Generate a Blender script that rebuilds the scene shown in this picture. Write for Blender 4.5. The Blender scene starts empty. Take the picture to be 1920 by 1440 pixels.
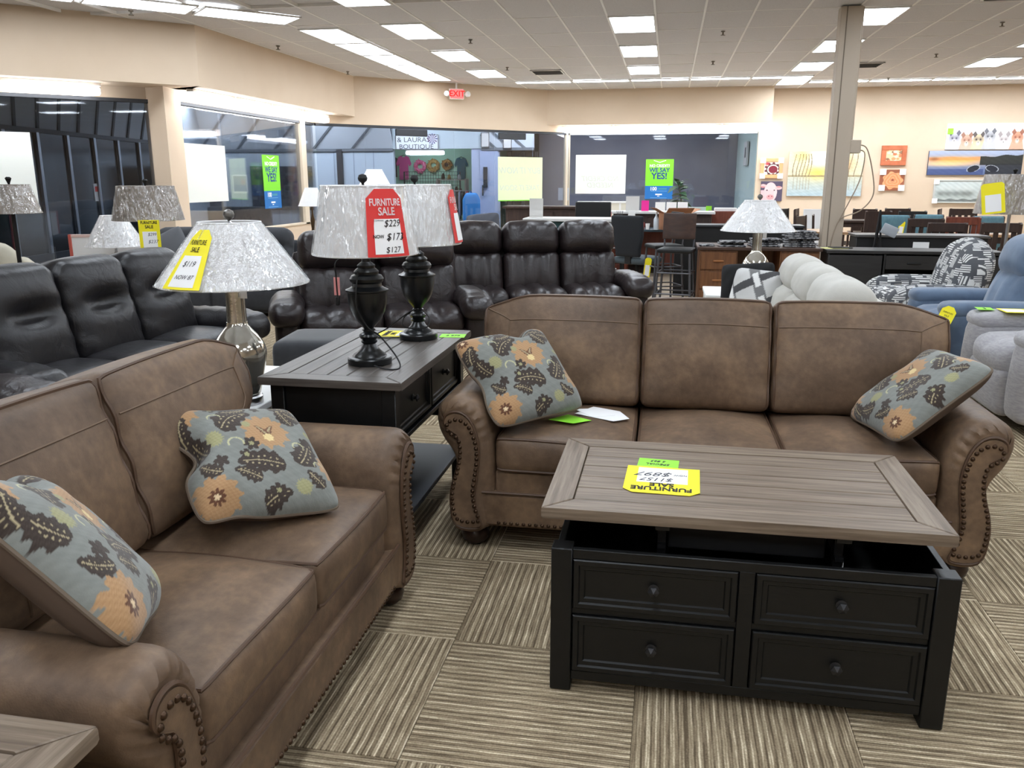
import bpy, bmesh, math, random
import numpy as np
from mathutils import Vector, Matrix, Euler
random.seed(7); np.random.seed(7)
PI = math.pi
scene = bpy.context.scene
COL = scene.collection

# ------------------------------------------------------------------ camera
FPX, IMW, IMH = 1565.0, 1920.0, 1440.0
CAMZ = 1.5
PITCH = math.atan(383.0/FPX)
YAW = math.atan(296.0/math.hypot(FPX, 383.0))
cam_data = bpy.data.cameras.new('camera'); cam = bpy.data.objects.new('camera', cam_data); COL.objects.link(cam)
cam_data.sensor_fit = 'HORIZONTAL'; cam_data.sensor_width = 36.0; cam_data.lens = FPX*36.0/IMW
cam_data.clip_start = 0.05; cam_data.clip_end = 200
cam.location = (0, 0, CAMZ); cam.rotation_euler = (PI/2-PITCH, 0, YAW)
scene.camera = cam
# ------------------------------------------------------------------ world, exposure
world = bpy.data.worlds.new('world'); scene.world = world; world.use_nodes = True
world.node_tree.nodes['Background'].inputs[0].default_value = (0, 0, 0, 1)   # indoors: no sky
world.node_tree.nodes['Background'].inputs[1].default_value = 0.0
scene.view_settings.view_transform = 'Standard'; scene.view_settings.look = 'None'
scene.view_settings.gamma = 1.0; scene.view_settings.use_curve_mapping = False
scene.view_settings.exposure = 0.85
LAMP_POWER = 10.0
STRIP_POWER = 9.0
# ------------------------------------------------------------------ pixel helpers (pixel = direction; the distance is given)
_h = np.array([-math.sin(YAW), math.cos(YAW), 0]); _r = np.array([math.cos(YAW), math.sin(YAW), 0]); _z = np.array([0, 0, 1.0])
_f = math.cos(PITCH)*_h-math.sin(PITCH)*_z; _u = math.sin(PITCH)*_h+math.cos(PITCH)*_z
def pray(x, y): return _f*FPX+_r*(x-960)-_u*(y-720)
def atz(x, y, z):
    d = pray(x, y); return Vector(np.array([0, 0, CAMZ])+d*((z-CAMZ)/d[2]))
def aty(x, y, Y):
    d = pray(x, y); return Vector(np.array([0, 0, CAMZ])+d*(Y/d[1]))
def atx(x, y, X):
    d = pray(x, y); return Vector(np.array([0, 0, CAMZ])+d*(X/d[0]))

def in_picture(pts):
    for p in pts:
        v = np.array(p, float)-np.array([0, 0, CAMZ]); c = v@_f
        if c > .1 and 0 <= 960+FPX*(v@_r)/c <= IMW and 0 <= 720-FPX*(v@_u)/c <= IMH: return True
    return False
# ------------------------------------------------------------------ colour and materials
def lin(c):
    if isinstance(c, str):
        c = c.lstrip('#'); c = [int(c[i:i+2], 16)/255 for i in (0, 2, 4)]
    else: c = [v/255.0 for v in c]
    return tuple((v/12.92 if v <= .04045 else ((v+.055)/1.055)**2.4) for v in c[:3])
def lin4(c): return lin(c)+(1.0,)
MATS = {}
def mat(name, color, rough=.5, metal=0.0, color2=None, nscale=4.0, ndetail=4.0, ncon=(.35, .65), stretch=None, bump=0.0, bscale=60.0,
        bstretch=None, sheen=0.0, coat=0.0, coat_rough=.1, spec=.5, transl=0.0, emit=0.0, alpha=1.0, rot=None):
    if name in MATS: return MATS[name]
    m = bpy.data.materials.new(name); m.use_nodes = True; nt = m.node_tree; N = nt.nodes; L = nt.links
    b = N['Principled BSDF']; b.inputs['Base Color'].default_value = lin4(color); b.inputs['Roughness'].default_value = rough
    b.inputs['Metallic'].default_value = metal; b.inputs['Specular IOR Level'].default_value = spec
    if sheen: b.inputs['Sheen Weight'].default_value = sheen; b.inputs['Sheen Roughness'].default_value = .4
    if coat: b.inputs['Coat Weight'].default_value = coat; b.inputs['Coat Roughness'].default_value = coat_rough
    if emit: b.inputs['Emission Color'].default_value = lin4(color); b.inputs['Emission Strength'].default_value = emit
    tc = N.new('ShaderNodeTexCoord')
    def coords(st):
        mp = N.new('ShaderNodeMapping'); L.new(tc.outputs['Object'], mp.inputs['Vector'])
        if st: mp.inputs['Scale'].default_value = st
        if rot: mp.inputs['Rotation'].default_value = rot
        return mp.outputs['Vector']
    if color2 is not None:
        n = N.new('ShaderNodeTexNoise'); n.inputs['Scale'].default_value = nscale; n.inputs['Detail'].default_value = ndetail
        L.new(coords(stretch), n.inputs['Vector'])
        r = N.new('ShaderNodeValToRGB'); r.color_ramp.elements[0].position = ncon[0]; r.color_ramp.elements[1].position = ncon[1]
        r.color_ramp.elements[0].color = lin4(color); r.color_ramp.elements[1].color = lin4(color2)
        L.new(n.outputs['Fac'], r.inputs['Fac']); L.new(r.outputs['Color'], b.inputs['Base Color'])
        if emit: L.new(r.outputs['Color'], b.inputs['Emission Color'])
    if bump:
        n2 = N.new('ShaderNodeTexNoise'); n2.inputs['Scale'].default_value = bscale; n2.inputs['Detail'].default_value = 3
        L.new(coords(bstretch), n2.inputs['Vector'])
        bp = N.new('ShaderNodeBump'); bp.inputs['Strength'].default_value = bump; bp.inputs['Distance'].default_value = .01
        L.new(n2.outputs['Fac'], bp.inputs['Height']); L.new(bp.outputs['Normal'], b.inputs['Normal'])
    if transl:
        t = N.new('ShaderNodeBsdfTranslucent'); t.inputs['Color'].default_value = lin4(color)
        mx = N.new('ShaderNodeMixShader'); mx.inputs[0].default_value = transl
        L.new(b.outputs[0], mx.inputs[1]); L.new(t.outputs[0], mx.inputs[2]); L.new(mx.outputs[0], N['Material Output'].inputs['Surface'])
    MATS[name] = m
    return m
def mat_emit(name, color, strength):
    if name in MATS: return MATS[name]
    m = bpy.data.materials.new(name); m.use_nodes = True; N = m.node_tree.nodes; N.clear()
    e = N.new('ShaderNodeEmission'); e.inputs[0].default_value = lin4(color); e.inputs[1].default_value = strength
    o = N.new('ShaderNodeOutputMaterial'); m.node_tree.links.new(e.outputs[0], o.inputs['Surface']); MATS[name] = m
    return m
def mat_film(name, tint, refl=.06, fr=1.0, rough=.02, bump=0.0, bscale=20., bstretch=None, milk=0.0):
    """thin clear sheet: window pane or plastic wrap"""
    if name in MATS: return MATS[name]
    m = bpy.data.materials.new(name); m.use_nodes = True; N = m.node_tree.nodes; L = m.node_tree.links; N.clear()
    t = N.new('ShaderNodeBsdfTransparent'); t.inputs[0].default_value = lin4(tint)
    g = N.new('ShaderNodeBsdfGlossy'); g.inputs['Roughness'].default_value = rough; g.inputs[0].default_value = (1, 1, 1, 1)
    lw = N.new('ShaderNodeLayerWeight'); lw.inputs['Blend'].default_value = .35
    ma = N.new('ShaderNodeMath'); ma.operation = 'MULTIPLY_ADD'; ma.inputs[1].default_value = fr; ma.inputs[2].default_value = refl; ma.use_clamp = True
    mx = N.new('ShaderNodeMixShader'); o = N.new('ShaderNodeOutputMaterial')
    L.new(lw.outputs['Fresnel'], ma.inputs[0]); L.new(ma.outputs[0], mx.inputs[0])
    base = t.outputs[0]
    if milk:
        df = N.new('ShaderNodeBsdfDiffuse'); df.inputs[0].default_value = (.9, .9, .9, 1); m2 = N.new('ShaderNodeMixShader'); m2.inputs[0].default_value = milk
        L.new(t.outputs[0], m2.inputs[1]); L.new(df.outputs[0], m2.inputs[2]); base = m2.outputs[0]
    L.new(base, mx.inputs[1]); L.new(g.outputs[0], mx.inputs[2]); L.new(mx.outputs[0], o.inputs['Surface'])
    if bump:
        tc = N.new('ShaderNodeTexCoord'); mp = N.new('ShaderNodeMapping'); n = N.new('ShaderNodeTexNoise'); n.inputs['Scale'].default_value = bscale; n.inputs['Detail'].default_value = 2
        if bstretch: mp.inputs['Scale'].default_value = bstretch
        L.new(tc.outputs['Object'], mp.inputs[0]); L.new(mp.outputs[0], n.inputs['Vector'])
        bp = N.new('ShaderNodeBump'); bp.inputs['Strength'].default_value = bump; bp.inputs['Distance'].default_value = .05
        L.new(n.outputs['Fac'], bp.inputs['Height']); L.new(bp.outputs['Normal'], g.inputs['Normal']); L.new(bp.outputs['Normal'], lw.inputs['Normal'])
    MATS[name] = m
    return m
def mat_print(name, rough=.6, sheen=0.0, bump=0.0):
    """colour comes from a printed pattern stored on the mesh"""
    if name in MATS: return MATS[name]
    m = bpy.data.materials.new(name); m.use_nodes = True; N = m.node_tree.nodes; L = m.node_tree.links
    a = N.new('ShaderNodeAttribute'); a.attribute_name = 'print'; b = N['Principled BSDF']; b.inputs['Roughness'].default_value = rough
    b.inputs['Sheen Weight'].default_value = sheen
    L.new(a.outputs['Color'], b.inputs['Base Color'])
    if bump:
        n = N.new('ShaderNodeTexNoise'); n.inputs['Scale'].default_value = 220; bp = N.new('ShaderNodeBump'); bp.inputs['Strength'].default_value = bump; bp.inputs['Distance'].default_value = .003
        tc = N.new('ShaderNodeTexCoord'); L.new(tc.outputs['Object'], n.inputs['Vector']); L.new(n.outputs['Fac'], bp.inputs['Height']); L.new(bp.outputs['Normal'], b.inputs['Normal'])
    MATS[name] = m
    return m

# ------------------------------------------------------------------ mesh builder
def smooth01(t): t = np.clip(t, 0, 1); return t*t*(3-2*t)
class Cush:
    """a padded box: half sizes h, corner radius r, bulge of each face pair, extra deform, placement"""
    def __init__(s, h, r, bulge=(0, 0, 0), deform=None, M=None):
        s.h = np.array(h, float); s.r = min(r, min(h)*.999); s.b = bulge; s.d = deform; s.M = M
    def __call__(s, p):
        p = np.atleast_2d(np.asarray(p, float)); h = s.h
        q = np.clip(p, -(h-s.r), h-s.r); d = p-q; l = np.linalg.norm(d, axis=1, keepdims=True); l[l < 1e-9] = 1
        o = np.where(np.linalg.norm(p-q, axis=1, keepdims=True) > 1e-9, q+s.r*d/l, p)
        w = np.clip(1-(o/h)**2, 0, 1); k = o/h
        out = o.copy()
        out[:, 0] += s.b[0]*w[:, 1]*w[:, 2]*k[:, 0]; out[:, 1] += s.b[1]*w[:, 0]*w[:, 2]*k[:, 1]; out[:, 2] += s.b[2]*w[:, 0]*w[:, 1]*k[:, 2]
        if s.d is not None: out = s.d(out, k)
        if s.M is not None:
            M = np.array(s.M); out = out@M[:3, :3].T+M[:3, 3]
        return out
class MB:
    def __init__(s): s.v = []; s.f = []
    def add(s, vs, fs, M=None):
        n = len(s.v)
        if M is not None: vs = [M@Vector(v) for v in vs]
        s.v += [tuple(v) for v in vs]; s.f += [tuple(i+n for i in f) for f in fs]; return s
    def box(s, x0, x1, y0, y1, z0, z1, c=0.0, M=None):
        x0, x1 = min(x0, x1), max(x0, x1); y0, y1 = min(y0, y1), max(y0, y1); z0, z1 = min(z0, z1), max(z0, z1)
        c = min(c, .45*min(x1-x0, y1-y0, z1-z0))
        if c <= 0:
            vs = [(x, y, z) for x in (x0, x1) for y in (y0, y1) for z in (z0, z1)]
            return s.add(vs, [(0, 1, 3, 2), (4, 6, 7, 5), (0, 4, 5, 1), (2, 3, 7, 6), (0, 2, 6, 4), (1, 5, 7, 3)], M)
        vs = []; ix = {}
        X = (x0, x1); Y = (y0, y1); Z = (z0, z1)
        for i in (0, 1):
            for j in (0, 1):
                for k in (0, 1):
                    sx, sy, sz = (1, -1)[i]*c, (1, -1)[j]*c, (1, -1)[k]*c
                    ix[i, j, k, 0] = len(vs); vs.append((X[i], Y[j]+sy, Z[k]+sz))
                    ix[i, j, k, 1] = len(vs); vs.append((X[i]+sx, Y[j], Z[k]+sz))
                    ix[i, j, k, 2] = len(vs); vs.append((X[i]+sx, Y[j]+sy, Z[k]))
        fs = []
        for i in (0, 1): fs.append((ix[i, 0, 0, 0], ix[i, 1, 0, 0], ix[i, 1, 1, 0], ix[i, 0, 1, 0]))
        for j in (0, 1): fs.append((ix[0, j, 0, 1], ix[1, j, 0, 1], ix[1, j, 1, 1], ix[0, j, 1, 1]))
        for k in (0, 1): fs.append((ix[0, 0, k, 2], ix[1, 0, k, 2], ix[1, 1, k, 2], ix[0, 1, k, 2]))
        for j in (0, 1):
            for k in (0, 1): fs.append((ix[0, j, k, 1], ix[1, j, k, 1], ix[1, j, k, 2], ix[0, j, k, 2]))
        for i in (0, 1):
            for k in (0, 1): fs.append((ix[i, 0, k, 0], ix[i, 1, k, 0], ix[i, 1, k, 2], ix[i, 0, k, 2]))
        for i in (0, 1):
            for j in (0, 1): fs.append((ix[i, j, 0, 0], ix[i, j, 1, 0], ix[i, j, 1, 1], ix[i, j, 0, 1]))
        for i in (0, 1):
            for j in (0, 1):
                for k in (0, 1): fs.append((ix[i, j, k, 0], ix[i, j, k, 1], ix[i, j, k, 2]))
        return s.add(vs, fs, M)
    def loft(s, rings, cap0=True, cap1=True, closed=True, M=None):
        n = len(rings[0]); vs = [p for r in rings for p in r]; fs = []
        for a in range(len(rings)-1):
            for i in range(n if closed else n-1):
                j = (i+1) % n; fs.append((a*n+i, a*n+j, (a+1)*n+j, (a+1)*n+i))
        if cap0: fs.append(tuple(range(n))[::-1])
        if cap1: fs.append(tuple((len(rings)-1)*n+i for i in range(n)))
        return s.add(vs, fs, M)
    def lathe(s, prof, seg=24, M=None, cap=True):
        rings = [[(r*math.cos(2*PI*i/seg), r*math.sin(2*PI*i/seg), z) for i in range(seg)] for r, z in prof]
        return s.loft(rings, cap, cap, True, M)
    def cyl(s, p, q, r, seg=10, r2=None): return s.tube([p, q], r, seg, r2=r2)
    def tube(s, path, r, seg=6, closed=False, r2=None, flat=None):
        P = [Vector(p) for p in path]; n = len(P); rings = []
        up = None
        for i in range(n):
            if closed: t = P[(i+1) % n]-P[i-1]
            else: t = P[min(i+1, n-1)]-P[max(i-1, 0)]
            if t.length < 1e-9: t = Vector((0, 0, 1))
            t.normalize()
            if up is None:
                a = Vector((0, 0, 1)) if abs(t.z) < .9 else Vector((1, 0, 0)); up = (a-t*a.dot(t)).normalized()
            else:
                up = up-t*up.dot(t); up = up.normalized() if up.length > 1e-6 else t.orthogonal().normalized()
            sd = t.cross(up); rr = r if r2 is None else r+(r2-r)*i/(n-1)
            k = flat if flat else 1.0
            rings.append([tuple(P[i]+(sd*math.cos(2*PI*j/seg)+up*math.sin(2*PI*j/seg)*k)*rr) for j in range(seg)])
        if closed: rings.append(rings[0]); return s.loft(rings, False, False)
        return s.loft(rings)
    def prism(s, poly, a0, a1, axis='z', M=None):
        """polygon of 2-tuples pushed along an axis: z: (x,y), y: (x,z), x: (y,z)"""
        def pt(p, a): return {'z': (p[0], p[1], a), 'y': (p[0], a, p[1]), 'x': (a, p[0], p[1])}[axis]
        return s.loft([[pt(p, a0) for p in poly], [pt(p, a1) for p in poly]], M=M)
    def cush(s, C, n=(12, 10, 8)):
        h = C.h; idx = {}; P = []; F = []
        def par(k):
            t = np.linspace(-1, 1, k+1); return np.sign(t)*(1-(1-np.abs(t))**1.45)
        T = [par(k) for k in n]
        def vid(i, j, k):
            key = (i, j, k)
            if key not in idx: idx[key] = len(P); P.append((T[0][i]*h[0], T[1][j]*h[1], T[2][k]*h[2]))
            return idx[key]
        a, b, c = n
        for k in (0, c):
            for i in range(a):
                for j in range(b):
                    q = (vid(i, j, k), vid(i+1, j, k), vid(i+1, j+1, k), vid(i, j+1, k)); F.append(q if k else q[::-1])
        for j in (0, b):
            for i in range(a):
                for k in range(c):
                    q = (vid(i, j, k), vid(i+1, j, k), vid(i+1, j, k+1), vid(i, j, k+1)); F.append(q[::-1] if j else q)
        for i in (0, a):
            for j in range(b):
                for k in range(c):
                    q = (vid(i, j, k), vid(i, j+1, k), vid(i, j+1, k+1), vid(i, j, k+1)); F.append(q if i else q[::-1])
        return s.add([tuple(v) for v in C(np.array(P))], F)
    def mesh(s, name, m, angle=38):
        me = bpy.data.meshes.new(name); me.from_pydata(s.v, [], s.f)
        bm = bmesh.new(); bm.from_mesh(me); bmesh.ops.recalc_face_normals(bm, faces=bm.faces); bm.to_mesh(me); bm.free()
        me.shade_smooth(); me.set_sharp_from_angle(angle=math.radians(angle))
        if m: me.materials.append(m)
        return me
def link(name, me, parent=None, loc=None, rot=None):
    o = bpy.data.objects.new(name, me); COL.objects.link(o)
    if parent is not None: o.parent = parent
    if loc is not None: o.location = loc
    if rot is not None: o.rotation_euler = rot
    return o
def obj(name, mb, m, parent=None, loc=None, rot=None, angle=38, label=None, kind=None):
    o = link(name, mb.mesh(name, m, angle), parent, loc, rot)
    if label: o['label'] = label
    if kind: o['kind'] = kind
    return o
def tag(o, label, cat, group=None):
    o['label'] = label; o['category'] = cat
    if group: o['group'] = group
    return o
def thing(name, label, cat, loc=(0, 0, 0), rz=0.0, group=None):
    o = bpy.data.objects.new(name, None); o.empty_display_size = .1; COL.objects.link(o); o.location = loc; o.rotation_euler = (0, 0, rz)
    return tag(o, label, cat, group)
def struct(name, mb, m, parent=None, angle=38, loc=None):
    o = obj(name, mb, m, parent, loc=loc, angle=angle); o['kind'] = 'structure'
    return o
def dup(o, parent=None, loc=None, rz=None, label=None, group=None):
    c = o.copy(); COL.objects.link(c)
    c.parent = parent
    if loc is not None: c.location = loc
    if rz is not None: c.rotation_euler = (0, 0, rz)
    if label: c['label'] = label
    if group: c['group'] = group
    for ch in list(o.children): dup(ch, c)
    return c
def text(s, size, m, parent, loc, rot=(0, 0, 0), name='lettering', shear=0.0, align='CENTER', sx=1.0, bold=0.0, mirror=False):
    cu = bpy.data.curves.new(name, 'FONT'); cu.body = s; cu.size = size; cu.align_x = align; cu.align_y = 'CENTER'; cu.shear = shear; cu.offset = bold; cu.extrude = .0004; cu.resolution_u = 3
    cu.space_line = .9
    t = bpy.data.objects.new(name, cu); COL.objects.link(t); bpy.context.view_layer.update()
    me = bpy.data.meshes.new_from_object(t.evaluated_get(bpy.context.evaluated_depsgraph_get())); bpy.data.objects.remove(t); bpy.data.curves.remove(cu)
    me.materials.clear(); me.materials.append(m)
    for v in me.vertices: v.co.x *= (-sx if mirror else sx)
    return link(name, me, parent, loc, rot)
def resample(poly, n):
    P = np.array(list(poly)+[poly[0]], float); L = np.r_[0, np.cumsum(np.linalg.norm(np.diff(P, axis=0), axis=1))]
    t = np.linspace(0, L[-1], n, endpoint=False); return np.c_[np.interp(t, L, P[:, 0]), np.interp(t, L, P[:, 1])]
def catmull(pts, k=6, closed=True):
    P = np.array(pts, float); n = len(P); out = []
    for i in range(n if closed else n-1):
        p0, p1, p2, p3 = (P[(i-1) % n], P[i], P[(i+1) % n], P[(i+2) % n]) if closed else (P[max(i-1, 0)], P[i], P[i+1], P[min(i+2, n-1)])
        for t in np.arange(k)/k:
            out.append(.5*((2*p1)+(-p0+p2)*t+(2*p0-5*p1+4*p2-p3)*t*t+(-p0+3*p1-3*p2+p3)*t**3))
    if not closed: out.append(P[-1])
    return np.array(out)
def RT(loc=(0, 0, 0), rot=(0, 0, 0)): return Matrix.Translation(loc)@Euler(rot).to_matrix().to_4x4()
def print_grid(name, w, h, nx, ny, fn, m, parent, loc, rot, thick=0.0):
    """a flat printed sheet: the picture is evaluated on a fine grid"""
    xs = np.linspace(-w/2, w/2, nx+1); ys = np.linspace(-h/2, h/2, ny+1); X, Y = np.meshgrid(xs, ys)
    V = np.c_[X.ravel(), Y.ravel(), np.zeros(X.size)]
    i, j = np.meshgrid(np.arange(nx), np.arange(ny)); a = (j*(nx+1)+i).ravel(); F = np.c_[a, a+1, a+nx+2, a+nx+1]
    me = bpy.data.meshes.new(name); me.from_pydata(V.tolist(), [], F.tolist())
    U = (X/w+.5).ravel(); W = (Y/h+.5).ravel(); col = np.clip(fn(U, W), 0, 255)/255.0
    c = np.where(col <= .04045, col/12.92, ((col+.055)/1.055)**2.4); c = np.c_[c, np.ones(len(c))]
    at = me.color_attributes.new('print', 'FLOAT_COLOR', 'POINT'); at.data.foreach_set('color', c.astype(np.float32).ravel())
    me.materials.append(m); return link(name, me, parent, loc, rot)

# ------------------------------------------------------------------ shared materials
M_wall = mat('beige_paint', (214, 194, 170), .85, color2=(209, 188, 163), nscale=1.2, bump=.05, bscale=120)
M_ceil = mat('ceiling_tile_face', (212, 210, 210), .95, color2=(201, 199, 199), nscale=90, ndetail=2, bump=.15, bscale=160)
M_tbar = mat('white_grid_bar', (236, 234, 230), .5)
M_lamp = mat_emit('fluorescent_lens', (236, 245, 255), LAMP_POWER)
M_lampn = mat_emit('narrow_fluorescent_lens', (236, 245, 255), LAMP_POWER*2.6)
M_lampd = mat_emit('dimmer_narrow_lens', (236, 245, 255), LAMP_POWER*1.5)
M_lampo = mat_emit('dimmed_fluorescent_lens', (236, 245, 255), LAMP_POWER*.62)  # same panels, output lowered so the left bulkheads come out less bright
M_strip = mat_emit('fluorescent_tube', (244, 248, 255), STRIP_POWER)
M_housing = mat('white_enamel', (232, 231, 228), .45)
M_glass = mat_film('window_glass', (236, 240, 246), refl=.01, fr=.8)
M_dark = mat('black_paint', (11, 12, 13), .40, color2=(15, 16, 17), spec=.4, nscale=30, bump=.06, bscale=40, bstretch=(1, 8, 8))
M_blackm = mat('black_metal', (24, 24, 26), .4, metal=.3)
M_alu = mat('aluminium', (165, 170, 176), .4, metal=.8)
M_white = mat('white_matte', (238, 238, 236), .6)
M_black = mat('flat_black', (12, 12, 13), .6)
M_paper = mat('white_paper', (246, 246, 246), .8)
M_yellow = mat('yellow_card', (250, 236, 30), .6)
M_green = mat('green_card', (150, 232, 60), .6)
M_red = mat('red_card', (222, 52, 48), .55)
M_ink = mat('black_ink', (30, 28, 28), .7)
M_inkg = mat('pencil_ink', (70, 70, 76), .7)
M_inkw = mat('white_ink', (250, 250, 250), .7)
M_chrome = mat('brushed_metal', (190, 190, 192), .28, metal=1.0)
M_bronze = mat('bronze_metal', (92, 74, 52), .35, metal=.9)
# ================================================================== THE SETTING
CEIL = 3.54; BULK = 2.75; HEAD = 2.60; SILL = .65
# --- floor: concrete slab, carpet tiles laid quarter-turn, vinyl planks beyond
M_slab = mat('floor_slab', (70, 66, 60), .9)
M_vinyl = mat('vinyl_plank', (188, 172, 152), .5, color2=(160, 142, 120), nscale=2.2, stretch=(1.2, 9, 1), bump=.03)
floor = struct('floor', MB().box(-14, 10, -4, 21.3, -.12, -.008), M_slab)
fl2 = struct('wood_floor', MB().box(-6.9, 10, 9.02, 21.0, -.008, 0), M_vinyl, floor)
def carpet_mat():
    m = bpy.data.materials.new('ribbed_carpet'); m.use_nodes = True; N = m.node_tree.nodes; L = m.node_tree.links; b = N['Principled BSDF']
    b.inputs['Roughness'].default_value = .95; b.inputs['Specular IOR Level'].default_value = .15
    tc = N.new('ShaderNodeTexCoord'); oi = N.new('ShaderNodeObjectInfo')
    ad = N.new('ShaderNodeVectorMath'); ad.operation = 'MULTIPLY_ADD'; ad.inputs[1].default_value = (1, 1, 1)
    cb = N.new('ShaderNodeCombineXYZ'); ml = N.new('ShaderNodeMath'); ml.operation = 'MULTIPLY'; ml.inputs[1].default_value = 37.0
    L.new(oi.outputs['Random'], ml.inputs[0]); L.new(ml.outputs[0], cb.inputs[0]); L.new(ml.outputs[0], cb.inputs[2])
    L.new(tc.outputs['Object'], ad.inputs[0]); L.new(cb.outputs[0], ad.inputs[2])
    # wobble of the rib lines
    nw = N.new('ShaderNodeTexNoise'); nw.inputs['Scale'].default_value = 9; L.new(ad.outputs[0], nw.inputs['Vector'])
    sep = N.new('ShaderNodeSeparateXYZ'); L.new(tc.outputs['Object'], sep.inputs[0])
    y = N.new('ShaderNodeMath'); y.operation = 'MULTIPLY_ADD'; y.inputs[1].default_value = .006; L.new(nw.outputs['Fac'], y.inputs[0]); L.new(sep.outputs['Y'], y.inputs[2])
    def rib(freq, phase):
        a = N.new('ShaderNodeMath'); a.operation = 'MULTIPLY_ADD'; a.inputs[1].default_value = freq; a.inputs[2].default_value = phase; L.new(y.outputs[0], a.inputs[0])
        s = N.new('ShaderNodeMath'); s.operation = 'SINE'; L.new(a.outputs[0], s.inputs[0]); return s.outputs[0]
    r1 = rib(2*PI/.0235, 0); r2 = rib(2*PI/.0083, 1.0); r3 = rib(2*PI/.061, .4)
    # broken light yarns
    mp = N.new('ShaderNodeMapping'); mp.inputs['Scale'].default_value = (9, 130, 9); L.new(ad.outputs[0], mp.inputs[0])
    ny = N.new('ShaderNodeTexNoise'); ny.inputs['Scale'].default_value = 1.0; ny.inputs['Detail'].default_value = 2; L.new(mp.outputs[0], ny.inputs['Vector'])
    fine = N.new('ShaderNodeTexNoise'); fine.inputs['Scale'].default_value = 190; fine.inputs['Detail'].default_value = 2; L.new(ad.outputs[0], fine.inputs['Vector'])
    def add(a, b_, w):
        q = N.new('ShaderNodeMath'); q.operation = 'MULTIPLY_ADD'; q.inputs[1].default_value = w; L.new(b_, q.inputs[0])
        if a is None: q.inputs[2].default_value = 0
        else: L.new(a, q.inputs[2])
        return q.outputs[0]
    v = add(None, r1, .17); v = add(v, r2, .10); v = add(v, r3, .06); v = add(v, ny.outputs['Fac'], .75); v = add(v, fine.outputs['Fac'], .35)
    rp = N.new('ShaderNodeValToRGB'); e = rp.color_ramp.elements; e[0].position = .28; e[0].color = lin4((98, 85, 67)); e[1].position = .92; e[1].color = lin4((226, 212, 184))
    k = e.new(.50); k.color = lin4((140, 124, 101)); k = e.new(.72); k.color = lin4((172, 156, 129))
    L.new(v, rp.inputs['Fac']); L.new(rp.outputs['Color'], b.inputs['Base Color'])
    bp = N.new('ShaderNodeBump'); bp.inputs['Strength'].default_value = .6; bp.inputs['Distance'].default_value = .004; L.new(v, bp.inputs['Height']); L.new(bp.outputs['Normal'], b.inputs['Normal'])
    return m
TS = .6075
tile_me = MB().box(-TS/2+.0008, TS/2-.0008, -TS/2+.0008, TS/2-.0008, -.006, 0, .0015).mesh('carpet_tile', carpet_mat())
for i in range(-8, 8):
    for j in range(-2, 12):
        x = -.645+TS*(i+.5); y = 1.838+TS*(j+.5)
        if y < .6 or (x < -3.6 and y < 3.2) or (x > 1.6 and y < 1.6): continue
        t = link('carpet_tile', tile_me, floor, (x, y, -.0012), (0, 0, 0 if (i+j) % 2 == 0 else PI/2))
struct('carpet', MB().box(-7, 10, -4, 9.0, -.008, -.0075), mat('plain_carpet', (140, 125, 102), .95), floor)

# --- ceiling: grid bars, lay-in tiles one by one where they can be told apart
ceiling = struct('ceiling', MB().box(-14, 10, -4, 21.3, CEIL+.03, CEIL+.12), M_ceil)
GX0, GY0, GW, GL = -.88, 11.50, .61, 1.22
tme = [MB().box(-GW/2+.012, GW/2-.012, -GL/2+.012, GL/2-.012, -.004+dz, .02, .004).mesh('ceiling_tile', M_ceil) for dz in (0, .003)]
for i in range(-13, 15):
    for j in range(-1, 8):
        x = GX0+GW*(i+.5); y = GY0+GL*(j+.5)
        if y < 9.3+abs(x-.3)*.12 and (x < -2 or x > 4): continue
        if x < -6.3 and y > x*-1+3: pass
        link('ceiling_tile', tme[random.random() < .3], ceiling, (x, y, CEIL))
bars = MB()
for i in range(-18, 19):
    x = GX0+GW*i; bars.box(x-.013, x+.013, -4, 21, CEIL-.007, CEIL+.03)
obj('ceiling_runner', bars, M_tbar, ceiling, kind='stuff')
bars = MB()
for j in range(-12, 9):
    y = GY0+GL*j; bars.box(-12, 10, y-.010, y+.010, CEIL-.005, CEIL+.03)
obj('ceiling_cross_bar', bars, M_tbar, ceiling, kind='stuff')

# --- walls. Bulkhead line: 45 degrees, along Y, 45 degrees, along X
def wallseg(mb, p, q, z0, z1, th, side=1):
    p = Vector(p).to_2d() if len(p) == 3 else Vector(p); q = Vector(q); d = (q-p).normalized(); n = Vector((-d.y, d.x))*th*side
    P = [p, q, q+n, p+n]; return mb.prism([(v.x, v.y) for v in P], z0, z1)
S = math.sqrt(.5)
PA0, PA1 = (-12.0, 5.80), (-6.42, 11.15); PB1 = (-6.38, 17.0); PC1 = (-2.30, 21.0)
struct('wall_bulkhead_angled', wallseg(MB(), PA0, PA1, BULK, CEIL+.03, .62), M_wall)
struct('wall_bulkhead_left', MB().prism([(-6.42, 11.15), (-6.38, 16.98), (-7.02, 16.35), (-7.02, 11.35)], BULK, CEIL+.03), M_wall)
struct('wall_bulkhead_corner', wallseg(MB(), (-7.02, 16.37), (-2.31, 20.98), HEAD, CEIL+.03, .2), M_wall)
struct('wall_bulkhead_back', MB().prism([(-3.0, 20.4), (2.21, 20.4), (2.21, 20.99), (-2.3, 20.99)], BULK, CEIL+.03), M_wall)
struct('wall_window_head', MB().box(-2.4, 2.0, 21.0, 21.12, HEAD, CEIL+.03), M_wall)
struct('wall_back', MB().box(1.99, 10.1, 21.0, 21.14, -.1, CEIL+.03), M_wall)
struct('wall_right', MB().box(10, 10.14, -4, 21, -.1, CEIL+.03), M_wall)
struct('wall_rear', MB().box(-14, 10, -4.14, -4, -.1, CEIL+.03), M_wall)
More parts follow.
